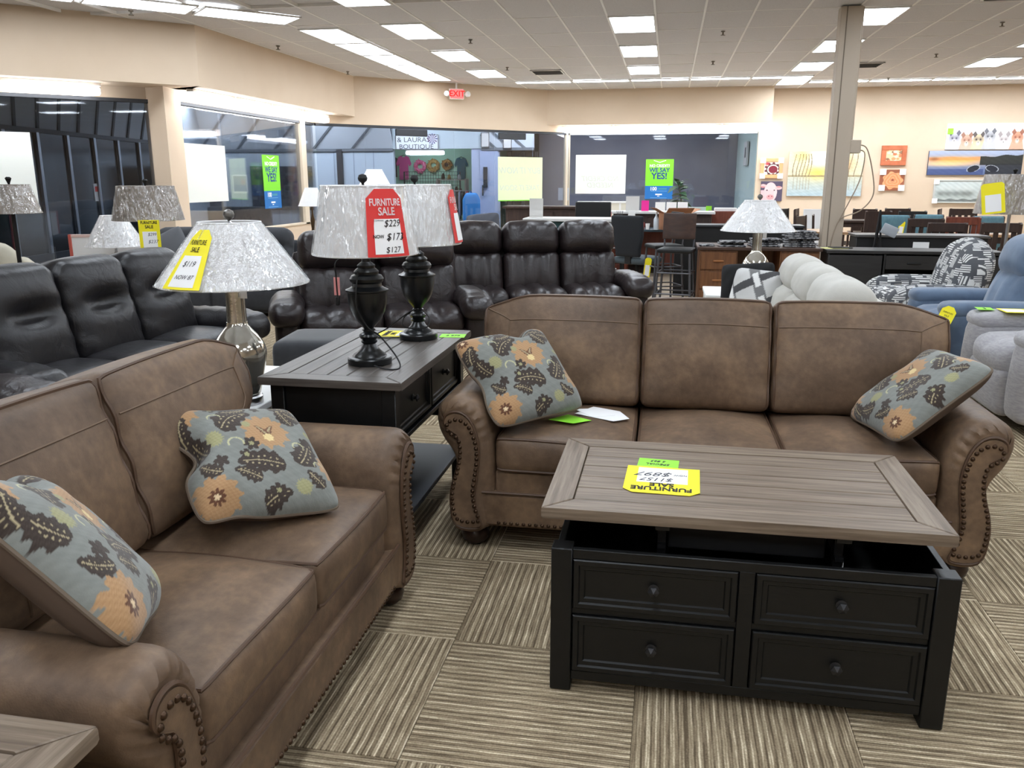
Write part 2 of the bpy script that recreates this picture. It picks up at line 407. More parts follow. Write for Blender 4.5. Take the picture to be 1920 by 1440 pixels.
struct('wall_left', MB().box(-12.2, -12.02, -4, 5.85, -.1, CEIL+.03), M_wall)
# knee walls below the panes
struct('wall_sill_back', MB().box(-2.4, 1.99, 21.0, 21.12, -.1, SILL), M_wall)
struct('wall_sill_left', MB().box(-7.14, -7.02, 11.5, 16.4, -.1, SILL), M_wall)
struct('wall_head_angled', wallseg(MB(), (-12.42, 6.24), (-7.30, 11.36), HEAD, CEIL, .1), M_wall)
struct('wall_head_left', MB().box(-7.14, -7.02, 11.5, 16.4, HEAD, CEIL), M_wall)
# corner pier between the two left windows
struct('wall_pier', MB().prism([(-7.24, 11.20), (-6.90, 11.03), (-7.0, 11.60), (-7.2, 11.68), (-7.46, 11.42)], -.1, BULK+.02), M_wall)

def pane_line(name, label_n, p, q, z0, z1, nmull, frame_m, mull_w=.06, joints=0):
    """a glazed front: panes as parts, frame members as parts"""
    p = Vector(p); q = Vector(q); d = q-p; L = d.length; a = math.atan2(d.y, d.x)
    root = bpy.data.objects.new(name, None); COL.objects.link(root); root.location = (p.x, p.y, 0); root.rotation_euler = (0, 0, a); root['kind'] = 'structure'
    obj('window_head', MB().box(0, L, -.04, .04, z1-.05, z1, .004), frame_m[0], root)
    obj('window_sill', MB().box(0, L, -.06, .06, z0, z0+.04, .006), frame_m[1], root)
    k = joints+1
    for i in range(k):
        obj('pane', MB().box(i*L/k+.004, (i+1)*L/k-.004, -.004, .004, z0+.03, z1-.04), M_glass, root)
    for m in nmull: obj('mullion', MB().box(m-mull_w/2, m+mull_w/2, -.06, .06, z0, z1, .006), frame_m[1], root)
    return root
M_frame = mat('bronze_frame', (58, 60, 64), .5, metal=.3)
M_cream = mat('cream_frame', (214, 200, 178), .6)
w1 = pane_line('window_1', 1, (-12.3, 6.28), (-7.30, 11.28), .02, HEAD, [], (M_frame, M_cream), joints=4)
w2 = pane_line('window_2', 2, (-7.05, 11.58), (-7.05, 16.36), SILL, HEAD, [4.2], (M_frame, M_cream), mull_w=.2, joints=3)
w3 = pane_line('window_3', 3, (-7.02, 16.42), (-2.45, 20.95), .02, HEAD, [6.35], (M_frame, M_cream), mull_w=.05, joints=5)
w4 = pane_line('window_4', 4, (-2.52, 21.05), (1.97, 21.05), SILL, HEAD, [.02], (M_alu, M_cream), mull_w=.15, joints=0)
# dark closer bars over the glass doors of the angled front
for s_ in (1.75, 4.35):
    obj('door_closer', MB().box(s_, s_+.75, -.10, -.04, HEAD-.20, HEAD-.06, .01), M_frame, w3)

# --- baseboards
struct('baseboard_back', MB().box(2.0, 10, 20.98, 21.0, 0, .1, .004), mat('dark_base', (60, 52, 46), .6))

# ------------------------------------------------------------------ ceiling lights
def light_proto(w, l, lens):
    t = bpy.data.objects.new('ceiling_light', None); COL.objects.link(t)
    f = MB(); b = .022
    f.box(-w/2, w/2, -l/2, -l/2+b, -.022, .0, .003); f.box(-w/2, w/2, l/2-b, l/2, -.022, .0, .003)
    f.box(-w/2, -w/2+b, -l/2+b, l/2-b, -.022, .0, .003); f.box(w/2-b, w/2, -l/2+b, l/2-b, -.022, .0, .003)
    obj('frame', f, M_housing, t)
    d = MB(); d.box(-w/2+b, w/2-b, -l/2+b, l/2-b, -.018, -.012)
    obj('diffuser', d, lens, t)
    return t
pl = light_proto(.60, 1.21, M_lamp); po = light_proto(.60, 1.21, M_lampo); used = []
def place_light(proto, x, y, rz, label, group):
    if proto not in used: used.append(proto); o = proto; o.location = (x, y, CEIL-.006); o.rotation_euler = (0, 0, rz)
    else: o = dup(proto, None, (x, y, CEIL-.006), rz)
    c_, s_ = math.cos(rz), math.sin(rz); w_ = .30 if proto in (pl, po) else .15
    if not in_picture([(x+a*c_-b*s_, y+a*s_+b*c_, CEIL-.02) for a in (-w_, 0, w_) for b in (-.6, -.3, 0, .3, .6)]): o.name = 'ceiling_light_offscreen'
    else: o.name = 'ceiling_light'
    return tag(o, label, 'ceiling light', group)
for ci, (cx, lab) in enumerate(((-.575, 'in the row running towards the window with the green poster'), (-3.625, 'in the row ending beside the exit sign'), (2.475, 'in the row passing the beige column'), (5.525, 'in the row above the dining sets'))):
    for j in range(9):
        y = GY0+.61+2.44*(j-6)
        if ci == 3 and j < 1: continue
        place_light(pl, cx, y+(2.44 if False else 0), 0, 'lit rectangular ceiling light panel '+lab, 'panels '+lab)
place_light(pl, 2.475, GY0+.61+2.44*3, 0, 'lit rectangular ceiling light panel in the row passing the beige column', 'panels in the row passing the beige column')
for k in range(5):
    place_light(po, -4.87, 12.28+1.262*k, 0, 'lit ceiling light panel joined end to end along the left bulkhead', 'continuous light row along the left bulkhead')
for k in range(7):
    place_light(po, -5.37-.905*k, 10.62-.905*k, -PI/4, 'lit ceiling light panel following the angled left bulkhead', 'light row along the angled bulkhead')
pn = light_proto(.30, 1.20, M_lampn); pd = light_proto(.30, 1.20, M_lampd)
for k in range(5):
    place_light(pd, -2.745+1.225*k, 18.62, PI/2, 'narrow lit ceiling light crossing before the back bulkhead', 'narrow lights before the back bulkhead')
for k in range(5):
    place_light(pn, 3.42+1.225*k, 19.6, PI/2, 'narrow lit ceiling light above the wall of pictures', 'narrow lights above the picture wall')
# strips tucked under the bulkheads
def strip(x, y, z, rz, label, group, L=1.2):
    seen = in_picture([(x+k*L/8*math.cos(rz), y+k*L/8*math.sin(rz), z) for k in range(-4, 5)])
    t = thing('strip_light' if seen else 'strip_light_offscreen', label, 'light', (x, y, z), rz, group)
    obj('housing', MB().box(-L/2, L/2, -.05, .05, .02, .06, .004), M_housing, t)
    obj('lens', MB().cush(Cush((L/2-.01, .075, .062), .05, M=RT((0, 0, -.045))), (6, 6, 6)), M_strip, t)
    return t
for k in range(4): strip(-1.98+1.24*k, 20.62, BULK-.062, 0, 'fluorescent strip under the back bulkhead over the window', 'strips under the back bulkhead')
for k in range(4): strip(-6.72, 12.0+1.24*k, BULK-.062, PI/2, 'fluorescent strip under the left bulkhead over the window', 'strips under the left bulkhead')
for k in range(4): strip(-7.95-.875*k, 10.15-.875*k, BULK-.062, PI/4, 'fluorescent strip under the angled bulkhead beside the pier', 'strips under the angled bulkhead')
# --- exit sign on the corner bulkhead
ex = thing('exit_sign', 'red lettered exit sign with two small emergency lamps under the ceiling', 'exit sign', (-4.62, 18.50, 3.30), math.radians(28))
obj('sign_body', MB().box(-.16, .16, -.04, .04, -.11, .11, .01), mat('exit_body', (240, 236, 230), .4), ex)
obj('sign_face', MB().box(-.145, .145, -.046, -.040, -.095, .095), mat_emit('exit_glow', (255, 120, 118), .9), ex)
text('EXIT', .17, mat_emit('exit_letters', (235, 40, 40), 1.1), ex, (0, -.049, 0), (PI/2, 0, 0), bold=.003)
for s_ in (-1, 1):
    obj('emergency_lamp', MB().lathe([(.015, 0), (.05, .03), (.06, .09), (.055, .10)], 14, RT((s_*.2, -.02, -.02), (PI/2*.85, 0, s_*.5))), M_housing, ex)
    obj('lamp_arm', MB().cyl((s_*.15, 0, 0), (s_*.21, -.02, -.02), .014), M_housing, ex)
obj('mounting_stem', MB().cyl((0, 0, .1), (0, 0, .245), .02), M_housing, ex)
# --- air vents, sprinkler heads
def vent(x, y, w, l, label):
    t = thing('ceiling_vent', label, 'vent', (x, y, CEIL-.012))
    obj('backing', MB().box(-w/2, w/2, -l/2, l/2, .002, .006), M_black, t)
    f = MB(); f.box(-w/2, w/2, -l/2, -l/2+.03, -.012, .002, .003).box(-w/2, w/2, l/2-.03, l/2, -.012, .002, .003).box(-w/2, -w/2+.03, -l/2, l/2, -.012, .002, .003).box(w/2-.03, w/2, -l/2, l/2, -.012, .002, .003)
    obj('frame', f, M_tbar, t)
    for k in range(5):
        y_ = -l/2+.05+k*(l-.1)/4; obj('slat', MB().box(-w/2+.03, w/2-.03, -.03, .03, -.002, .002, M=RT((0, y_, -.006), (.6, 0, 0))), mat('vent_grey', (150, 148, 145), .6), t)
vent(-2.42, 16.99, .6, .6, 'slatted square ceiling vent between two rows of light panels'); vent(3.75, 11.0, .6, .6, 'slatted square ceiling vent close to the beige column'); vent(3.38, 17.0, .6, .6, 'slatted square ceiling vent high above the landscape canvas')
M_spr = mat('dull_brass', (120, 112, 100), .5, metal=.5)
sp0 = None
for (px, py) in ((245, 18), (521, 85), (652, 133), (882, 73), (951, 125), (1356, 57), (1337, 114), (1880, 40), (1756, 100), (1666, 145)):
    p = atz(px, py, CEIL)
    if sp0 is None:
        sp0 = thing('sprinkler_head', 'small pendent fire sprinkler head on the ceiling', 'sprinkler', (p.x, p.y, CEIL-.01), 0, 'ceiling sprinkler heads')
        obj('stem', MB().lathe([(.03, 0), (.03, -.01), (.012, -.014), (.012, -.045), (.02, -.05)], 10), M_spr, sp0); obj('deflector', MB().lathe([(.032, -.05), (.034, -.056)], 10), M_spr, sp0)
    else: dup(sp0, None, (p.x, p.y, CEIL-.01))
# --- beige steel column with junction box and cable
colm = thing('support_column', 'slim beige square column rising to the ceiling behind the black media console', 'column', (2.06, 11.42, 0))
obj('shaft', MB().box(-.125, .125, -.10, .10, 0, CEIL-.02, .006), mat('column_paint', (186, 172, 154), .6), colm)
obj('base_trim', MB().box(-.14, .14, -.115, .115, 0, .12, .005), mat('column_paint', (186, 172, 154), .6), colm)
obj('corner_bead', MB().box(-.06, -.048, -.104, -.10, 0, CEIL-.02), mat('column_groove', (120, 108, 94), .7), colm)
obj('outlet_box', MB().box(.11, .25, -.09, .05, 1.82, 1.98, .008), mat('column_paint', (186, 172, 154), .6), colm)
obj('conduit', MB().cyl((.14, -.02, 1.97), (.14, -.02, CEIL-.02), .016), mat('column_paint', (186, 172, 154), .6), colm)
cab = thing('power_cable', 'thin tan cable looping down from the outlet box of the column', 'cable', (2.06, 11.42, 0))
obj('cord', MB().tube(catmull([(.25, -.06, 1.92), (.33, -.08, 1.86), (.42, -.1, 1.55), (.44, -.1, 1.3), (.3, -.12, 1.12), (.08, -.13, 1.02), (-.0, -.14, .8), (-.03, -.14, .5)], 6, False), .008, 5), mat('tan_cord', (150, 134, 116), .6), cab)
obj('second_cord', MB().tube(catmull([(.25, -.05, 1.86), (.3, -.1, 1.8), (.27, -.1, 1.5), (.15, -.12, 1.2), (.06, -.13, 1.0)], 6, False), .007, 5), mat('tan_cord', (150, 134, 116), .6), cab)
# ================================================================== BROWN SOFA AND LOVESEAT
def suede(name, rough=.5):
    m = mat(name, (98, 76, 58), rough, spec=.4)
    N = m.node_tree.nodes; L = m.node_tree.links; b = N['Principled BSDF']
    tc = N.new('ShaderNodeTexCoord')
    n1 = N.new('ShaderNodeTexNoise'); n1.inputs['Scale'].default_value = 3.6; n1.inputs['Detail'].default_value = 6; n1.inputs['Roughness'].default_value = .62
    n2 = N.new('ShaderNodeTexNoise'); n2.inputs['Scale'].default_value = 38; n2.inputs['Detail'].default_value = 5
    n3 = N.new('ShaderNodeTexNoise'); n3.inputs['Scale'].default_value = 260; n3.inputs['Detail'].default_value = 2
    for n in (n1, n2, n3): L.new(tc.outputs['Object'], n.inputs['Vector'])
    a = N.new('ShaderNodeMath'); a.operation = 'MULTIPLY_ADD'; a.inputs[1].default_value = .28; L.new(n2.outputs['Fac'], a.inputs[0]); L.new(n1.outputs['Fac'], a.inputs[2])
    r = N.new('ShaderNodeValToRGB'); e = r.color_ramp.elements; e[0].position = .42; e[0].color = lin4((84, 67, 53)); e[1].position = .86; e[1].color = lin4((140, 114, 89))
    k = e.new(.62); k.color = lin4((108, 87, 69))
    L.new(a.outputs[0], r.inputs['Fac']); L.new(r.outputs['Color'], b.inputs['Base Color'])
    w = N.new('ShaderNodeMath'); w.operation = 'MULTIPLY_ADD'; w.inputs[1].default_value = .5; L.new(n3.outputs['Fac'], w.inputs[0]); L.new(n2.outputs['Fac'], w.inputs[2])
    bp = N.new('ShaderNodeBump'); bp.inputs['Strength'].default_value = .16; bp.inputs['Distance'].default_value = .006; L.new(w.outputs[0], bp.inputs['Height']); L.new(bp.outputs['Normal'], b.inputs['Normal'])
    return m
M_suede = suede('brown_suede')
M_welt = mat('brown_welt', (84, 62, 46), .5)
M_stitch = mat('tan_stitch', (112, 90, 70), .6)
M_nail = mat('antique_brass', (74, 56, 42), .4, metal=.8)
M_foot = mat('espresso_wood', (44, 24, 16), .3, color2=(34, 18, 12), nscale=20)
PANEL = [(-.043, .107), (-.065, .2), (-.058, .277), (-.036, .352), (-.025, .428), (-.032, .488), (-.054, .507), (-.076, .522), (-.086, .541), (-.079, .568), (-.05, .583), (-.014, .578),
         (.018, .549), (.04, .496), (.05, .443), (.05, .39), (.04, .314), (.03, .239), (.04, .163), (.054, .103)]
BODY = [(-.055, .095), (-.078, .2), (-.07, .277), (-.05, .352), (-.045, .40), (-.072, .435), (-.105, .465), (-.125, .505), (-.133, .553), (-.122, .602), (-.092, .632), (-.05, .645),
        (0, .645), (.045, .622), (.085, .565), (.106, .48), (.112, .39), (.112, .3), (.112, .2), (.112, .095)]
def brown_sofa(name, label, n, sw, loc, rz):
    t = thing(name, label, 'sofa', loc, rz)
    iw = n*sw/2; ax = iw+.112       # inner half width, arm axis
    # rail, deck, back frame
    fr = MB(); fr.box(-iw-.06, iw+.06, .012, .10, .10, .245, .012); obj('front_rail', fr, M_suede, t)
    obj('deck', MB().box(-iw, iw, .045, .80, .10, .335, .01), M_suede, t)
    bf = MB().cush(Cush((iw+.16, .10, .40), .07, M=RT((0, .86, .50), (-.09, 0, 0))), (14, 6, 10)); obj('back_frame', bf, M_suede, t)
    wl = MB(); wl.tube([(-iw-.05, .012, .25), (iw+.05, .012, .25)], .006); obj('rail_welt', wl, M_welt, t)
    nl = MB()
    for k in range(int(2*iw/.026)): nl.lathe([(.0085, 0), (.0078, .003), (.004, .006), (.001, .0068)], 7, RT((-iw+.02+k*.026, .012, .118), (PI/2, 0, 0)), cap=False)
    o = obj('nailhead_row', nl, M_nail, t); o['kind'] = 'stuff'
    # arms
    pan = catmull(PANEL, 4); bod = catmull(BODY, 4); N_ = 110
    bo = resample(bod, N_); pa = resample(pan, N_); c = pa.mean(0); big = c+(pa-c)*1.09
    for s in (-1, 1):
        def ring(f, y, wob=0.0):
            P = bo*(1-f)+big*f
            out = []
            for i, (u, z) in enumerate(P):
                w = wob*math.sin(i*1.9+.6*s)*smooth01((z-.42)/.1)
                u2, z2 = c[0]+(u-c[0])*(1+w*3), .5+(z-.5)*(1+w*3)
                out.append((s*(ax-u2), y+w*.6, z2))
            return out
        # u negative = outward: x = s*(ax - u)
        am = MB(); am.loft([ring(1, .006), ring(.86, .007, .008), ring(.66, .010, .013), ring(.42, .017, .014), ring(.2, .030, .010), ring(.06, .048, .005), ring(0, .075), ring(0, .3), ring(0, .6), ring(0, .86), ring(.10, .895), ring(.5, .91)])
        a_ = obj('arm', am, M_suede, t, angle=60)
        pm = MB(); pm.loft([[(s*(ax-u), -.006, z) for u, z in pan], [(s*(ax-u), .012, z) for u, z in pan]]); obj('arm_panel', pm, M_suede, a_)
        obj('panel_welt', MB().tube([(s*(ax-u), .0, z) for u, z in c+(pan-c)*1.03], .0062, 6, closed=True), M_welt, a_)
        inset = c+(resample(pan, 400)-c)*.9
        L = np.r_[0, np.cumsum(np.linalg.norm(np.diff(np.r_[inset, inset[:1]], axis=0), axis=1))]; cnt = int(L[-1]/.0225); nm = MB()
        for k in range(cnt):
            d = k*L[-1]/cnt; i = min(int(np.searchsorted(L, d)), 399); u, z = inset[i]
            nm.lathe([(.0088, 0), (.008, .0035), (.0045, .0066), (.001, .0075)], 8, RT((s*(ax-u), -.006, z), (PI/2, 0, 0)), cap=False)
        o = obj('nailhead_trim', nm, M_nail, a_); o['kind'] = 'stuff'
        # seam around the roll further back and the pleats gathered at the front
        obj('arm_seam', MB().tube([(s*(ax-u), .50, z) for u, z in (c+(bo-c)*1.004)[int(N_*.32):int(N_*.78)]], .003, 5), M_stitch, a_)
    # bun feet
    prof = [(.02, .105), (.036, .10), (.036, .085), (.052, .07), (.060, .045), (.054, .02), (.036, .004), (.03, 0)]
    for x, y in ((-ax+.02, .075), (ax-.02, .075), (-ax+.03, .76), (ax-.03, .76)): obj('foot', MB().lathe(prof, 18, RT((x, y, 0))), M_foot, t)
    # seat cushions
    for i in range(n):
        x = -iw+sw*(i+.5)
        def dfm(o_, k):
            o_ = o_.copy(); o_[:, 2] += .012*np.sin(k[:, 0]*2.2+i)*np.cos(k[:, 1]*2)*(k[:, 2] > 0)
            return o_
        C = Cush((sw/2-.002, .32, .072), .03, (0.0, .012, .030), dfm, RT((x, .345, .408)))
        sc = obj('seat_cushion', MB().cush(C, (16, 12, 6)), M_suede, t, angle=70)
        hx, hy, hz = C.h; e = np.linspace(-1, 1, 24)
        wm = MB()
        for zz in (hz, -hz):
            path = [(-hx, hy*q, zz) for q in np.linspace(.9, -1, 10)[:-1]]+[(hx*q, -hy, zz) for q in e]+[(hx, hy*q, zz) for q in np.linspace(-1, .9, 10)[1:]]
            wm.tube(C(path)+np.array([0, -.001, .001 if zz > 0 else -.001]), .0058, 6)
        obj('welt', wm, M_welt, sc)
    # back cushions; the outer ones flare over the arms
    for i in range(n):
        x = -iw+sw*(i+.5); side = -1 if i == 0 else (1 if i == n-1 else 0)
        hz = .248; hx = sw/2-.001
        def dfb(o_, k, side=side, hx=hx):
            o_ = o_.copy(); up = smooth01((o_[:, 2]+.10)/.12)
            if side:
                out = smooth01((side*k[:, 0]+.6)/1.6); o_[:, 0] += side*.165*up*out
                corner = smooth01((side*k[:, 0]-.35)/.65)*smooth01((k[:, 2]-.3)/.7); o_[:, 2] -= .055*corner
            o_[:, 2] += .008*(1-k[:, 0]**2)*smooth01(k[:, 2])
            pin = np.exp(-((k[:, 0]-(-side if side else 9))/.12)**2)
            o_[:, 1] += .008*np.sin(o_[:, 2]*46+k[:, 0])*np.abs(k[:, 0])**8
            return o_
        C = Cush((hx, .115, hz), .042, (.003, .05, .0), dfb, RT((x, .68, .720), (-.27, 0, 0)))
        bc = obj('back_cushion', MB().cush(C, (18, 8, 16)), M_suede, t, angle=70)
        wm = MB(); hy = C.h[1]
        path = [(-hx, -hy, hz*q) for q in np.linspace(-1, 1, 20)[:-1]]+[(hx*q, -hy, hz) for q in np.linspace(-1, 1, 22)]+[(hx, -hy, hz*q) for q in np.linspace(1, -1, 20)[1:]]
        wm.tube(C(path)+np.array([0, -.002, 0]), .0062, 6); obj('welt', wm, M_welt, bc)
        sm = MB(); zz = .5*hz
        x0 = -.93 if side != -1 else -.62; x1 = .93 if side != 1 else .62
        off = np.array([0, -.0012, 0])
        sm.tube(C([(hx*q, -hy, zz) for q in np.linspace(x0, x1, 20)])+off, .0028, 5)
        if side:
            sm.tube(C([(side*hx*(.62+.36*q), -hy, zz+(hz-zz)*.98*q) for q in np.linspace(0, 1, 10)])+off, .0028, 5)
            sm.tube(C([(side*hx*.62, -hy, zz-(zz+hz*.9)*q) for q in np.linspace(0, 1, 14)])+off, .0028, 5)
        obj('top_seam', sm, M_stitch, bc)
    return t
sofa = brown_sofa('three_seat_sofa', 'brown suede three seat sofa with rolled nailhead arms behind the coffee table', 3, .568, (.195, 3.155, 0), math.radians(.4))
love = brown_sofa('loveseat', 'brown suede two seat loveseat with rolled nailhead arms beside the console table', 2, .592, (-.872, 1.965, 0), PI/2)

# ================================================================== FLORAL THROW PILLOWS
def nz(u, v, s):
    return np.sin(u*s*1.3+v*s*.7)+np.sin(v*s*1.9-u*s*.4+1.3)+np.sin((u+v)*s*2.7+.5)
def floral(U, V, ph=0.0):
    out = np.zeros((len(U), 3)); base = np.array([124, 127, 122.]); out[:] = base+np.clip(nz(U, V, 60), -2, 2)[:, None]*2.0
    U = U*1.0; V = V*1.0
    def blend(mask, c): out[mask] = np.array(c)+np.clip(nz(U[mask], V[mask], 160), -3, 3)[:, None]*4
    def flower(cx, cy, R, c, k=11):
        d = np.hypot(U-cx, V-cy); th = np.arctan2(V-cy, U-cx); blend(d < R*(1+.11*np.cos(k*th)+.05*np.cos(23*th+1)), c)
    def star(cx, cy, R, c, k=7, a=0):
        d = np.hypot(U-cx, V-cy); th = np.arctan2(V-cy, U-cx)+a; blend(d < R*(.58+.42*np.abs(np.cos(k*th/2))), c)
    def frond(cx, cy, L, ang, c, bend=.5, wd=.30):
        x = (U-cx)*math.cos(ang)+(V-cy)*math.sin(ang); y = -(U-cx)*math.sin(ang)+(V-cy)*math.cos(ang); s = x/L; y = y-bend*L*s*(1-s)*1.2
        w = L*wd*1.25*np.sqrt(np.clip(s*(1.06-s)*3.2, 0, None))*(1-.62*s)*(1+.15*np.cos(s*26+np.where(y > 0, 0, .8)))
        m = (s > 0) & (s < 1.03) & (np.abs(y) < w); blend(m, c)
        v_ = (s > .05) & (s < .92) & (np.abs(y) < .0042); out[v_] = (170, 156, 122)
        for q in np.arange(.18, .85, .13):
            dd = np.hypot(s-q, (np.abs(y)-.35*w)/L); out[m & (dd < .024)] = (170, 156, 122)
    tan, bro, cre = (172, 134, 94), (52, 40, 32), (152, 149, 108)
    for (cx, cy, R) in ((.60, .63, .155), (.06, .93, .16), (.12, .13, .15), (1.0, .30, .12), (.98, .98, .10)): flower(cx, cy, R, tan)
    for (cx, cy, R) in ((.23, .60, .062), (.70, .13, .055), (.93, .62, .03), (.48, .70, .03)): flower(cx, cy, R, cre, 17)
    frond(.30, .66, .30, .62, bro, .45, .36); frond(.62, .30, .30, PI*.92, bro, -.4, .36); frond(.72, .30, .30, .95, bro, -.2, .36)
    frond(.74, .95, .26, -.95, bro, .5, .30); frond(.14, .50, .22, 1.9, bro, .3, .42); frond(.20, .30, .17, 2.4, bro, .3, .4); frond(.42, .03, .2, .4, bro, .3, .4); frond(.86, .12, .16, 2.2, bro, .2, .4)
    frond(.03, .66, .2, 1.2, bro, .3, .4); frond(.84, .70, .2, 1.9, bro, .3, .34); frond(.44, .22, .18, 2.6, bro, -.3, .4); frond(.36, .86, .2, .25, bro, -.3, .34); frond(.96, .80, .16, 2.9, bro, .3, .4)
    for (cx, cy, R, k) in ((.46, .52, .06, 6), (.40, .43, .05, 5), (.32, .93, .05, 5), (.42, .93, .05, 7), (.22, .40, .055, 5), (.52, .12, .06, 6), (.86, .52, .05, 5), (.62, .90, .04, 5)): star(cx, cy, R, bro, k, cx*9)
    for (cx, cy) in ((.46, .52), (.40, .43), (.32, .93), (.52, .12)): star(cx, cy, .02, cre, 5)
    for (cx, cy, R) in ((.06, .93, .06), (.12, .13, .06)): star(cx, cy, R, (96, 58, 34), 9); star(cx, cy, R*.4, (226, 200, 160), 5)
    for s in (-1, 1): frond(.60, .58, .12, PI/2+s*.55, (104, 66, 40), -s*.3, .22)
    flower(.60, .57, .035, (218, 196, 140), 7)
    # pale scrolls
    for (cx, cy, R) in ((.36, .53, .05), (.30, .80, .04), (.78, .47, .04), (.88, .30, .04)):
        d = np.hypot(U-cx, V-cy); out[(np.abs(d-R) < .006) & ((V-cy) > -.3*R)] = (184, 180, 142)
    return out
M_floral = mat_print('floral_tapestry', .85, .25, .25)
def pillow(name, label, size, thick, Mx, printf, back_m, welt_m, chop=None, n=150, seedv=0.0, cat='pillow', front_m=None, group=None):
    h = size/2; g = np.linspace(-1, 1, n+1); A, B = np.meshgrid(g, g); a = A.ravel(); b = B.ravel()
    def xy(a, b):
        k = 1-.10*(np.abs(a)**5*np.abs(b)**5); return h*a*k*(1-.055*(1-b*b)*np.abs(a)**3), h*b*k*(1-.055*(1-a*a)*np.abs(b)**3)
    x, y = xy(a, b)
    pr = (np.clip(1-np.abs(a)**3.4, 0, 1)*np.clip(1-np.abs(b)**3.4, 0, 1))**.5
    z = thick*pr*(1+.06*np.sin(a*5+seedv)*np.cos(b*4+seedv*2))
    z += .010*np.clip(np.abs(a*b), 0, 1)*np.sin((a-b)*9+seedv)*pr
    warp = np.zeros_like(z); yy = y.copy(); xx = x.copy()
    if chop:
        for (ca, cb, wd, dp) in chop:
            d2 = ((a-ca)**2+(b-cb)**2)/wd**2; e = np.exp(-d2); z -= dp*e*.8; xx -= ca*dp*e*.9; yy -= cb*dp*e*.9
    z = np.maximum(z, .002*0)
    zb = -thick*.85*pr
    root = thing(name, label, cat, (0, 0, 0), 0, group); root.matrix_world = Mx
    F = []; i, j = np.meshgrid(np.arange(n), np.arange(n)); q = (j*(n+1)+i).ravel(); F = np.c_[q, q+1, q+n+2, q+n+1]
    me = bpy.data.meshes.new('front'); me.from_pydata(np.c_[xx, yy, z].tolist(), [], F.tolist()); me.shade_smooth()
    if printf:
        col = np.clip(printf((a+1)/2, (b+1)/2), 0, 255)/255; c = np.where(col <= .04045, col/12.92, ((col+.055)/1.055)**2.4)
        at = me.color_attributes.new('print', 'FLOAT_COLOR', 'POINT'); at.data.foreach_set('color', np.c_[c, np.ones(len(c))].astype(np.float32).ravel())
    me.materials.append(front_m or M_floral); link('front', me, root)
    st = 5; gi = np.arange(0, n+1, st); k = len(gi); idx = (gi[:, None]*(n+1)+gi[None, :]).ravel()
    i, j = np.meshgrid(np.arange(k-1), np.arange(k-1)); q = (j*k+i).ravel(); F = np.c_[q, q+k, q+k+1, q+1]
    me = bpy.data.meshes.new('back'); me.from_pydata(np.c_[xx[idx], yy[idx], zb[idx]].tolist(), [], F.tolist()); me.shade_smooth(); me.materials.append(back_m); link('back', me, root)
    if welt_m:
        e = [(r*(n+1)) for r in range(0, n, 4)]+[n*(n+1)+c_ for c_ in range(0, n, 4)]+[(r*(n+1)+n) for r in range(n, 0, -4)]+[c_ for c_ in range(n, 0, -4)]
        obj('welt', MB().tube([(xx[w], yy[w], z[w]) for w in e], .0055, 6, closed=True), welt_m, root)
    return root
def frame(o, xdir, ndir):
    """matrix with the pillow's x along xdir and its face towards ndir"""
    z = Vector(ndir).normalized(); x = Vector(xdir); x = (x-z*x.dot(z)).normalized(); y = z.cross(x)
    M = Matrix((x, y, z)).transposed().to_4x4(); M.translation = Vector(o); return M
M_pback = mat('pillow_back', (84, 68, 56), .8)
M_pwelt = mat('pillow_welt', (104, 90, 76), .8)
pillow('throw_pillow', 'floral throw pillow with a dented top in the sofa corner by the console', .46, .075, frame((-.594, 3.40, .692), (.723, .689, .05), (.433, -.507, .745)), floral, M_pback, M_pwelt, [(.35, 1.0, .20, .06), (-.9, -.1, .3, .03)], seedv=.4)
pillow('throw_pillow', 'floral throw pillow lying slanted over the far arm of the three seat sofa', .46, .075, frame((1.0, 3.44, .675), (.756, .185, .628), (-.62, -.10, .777)), floral, M_pback, M_pwelt, [(.2, 1.0, .3, .03)], seedv=1.7)
pillow('throw_pillow', 'floral throw pillow leaning beside the loveseat arm nearest the console', .46, .08, frame((-1.225, 2.24, .655), (.61, .778, -.152), (.482, -.212, .85)), floral, M_pback, M_pwelt, [(-1.0, .15, .28, .06), (-.55, -1, .3, .02)], seedv=2.4)
pillow('throw_pillow', 'creased floral throw pillow squeezed into the loveseat corner by the end table', .46, .085, frame((-1.205, 1.405, .74), (-.44, .846, -.30), (.567, .521, .637)), floral, M_pback, M_pwelt, [(.15, 1.0, .30, .07), (1.0, -.6, .25, .06)], seedv=3.3)

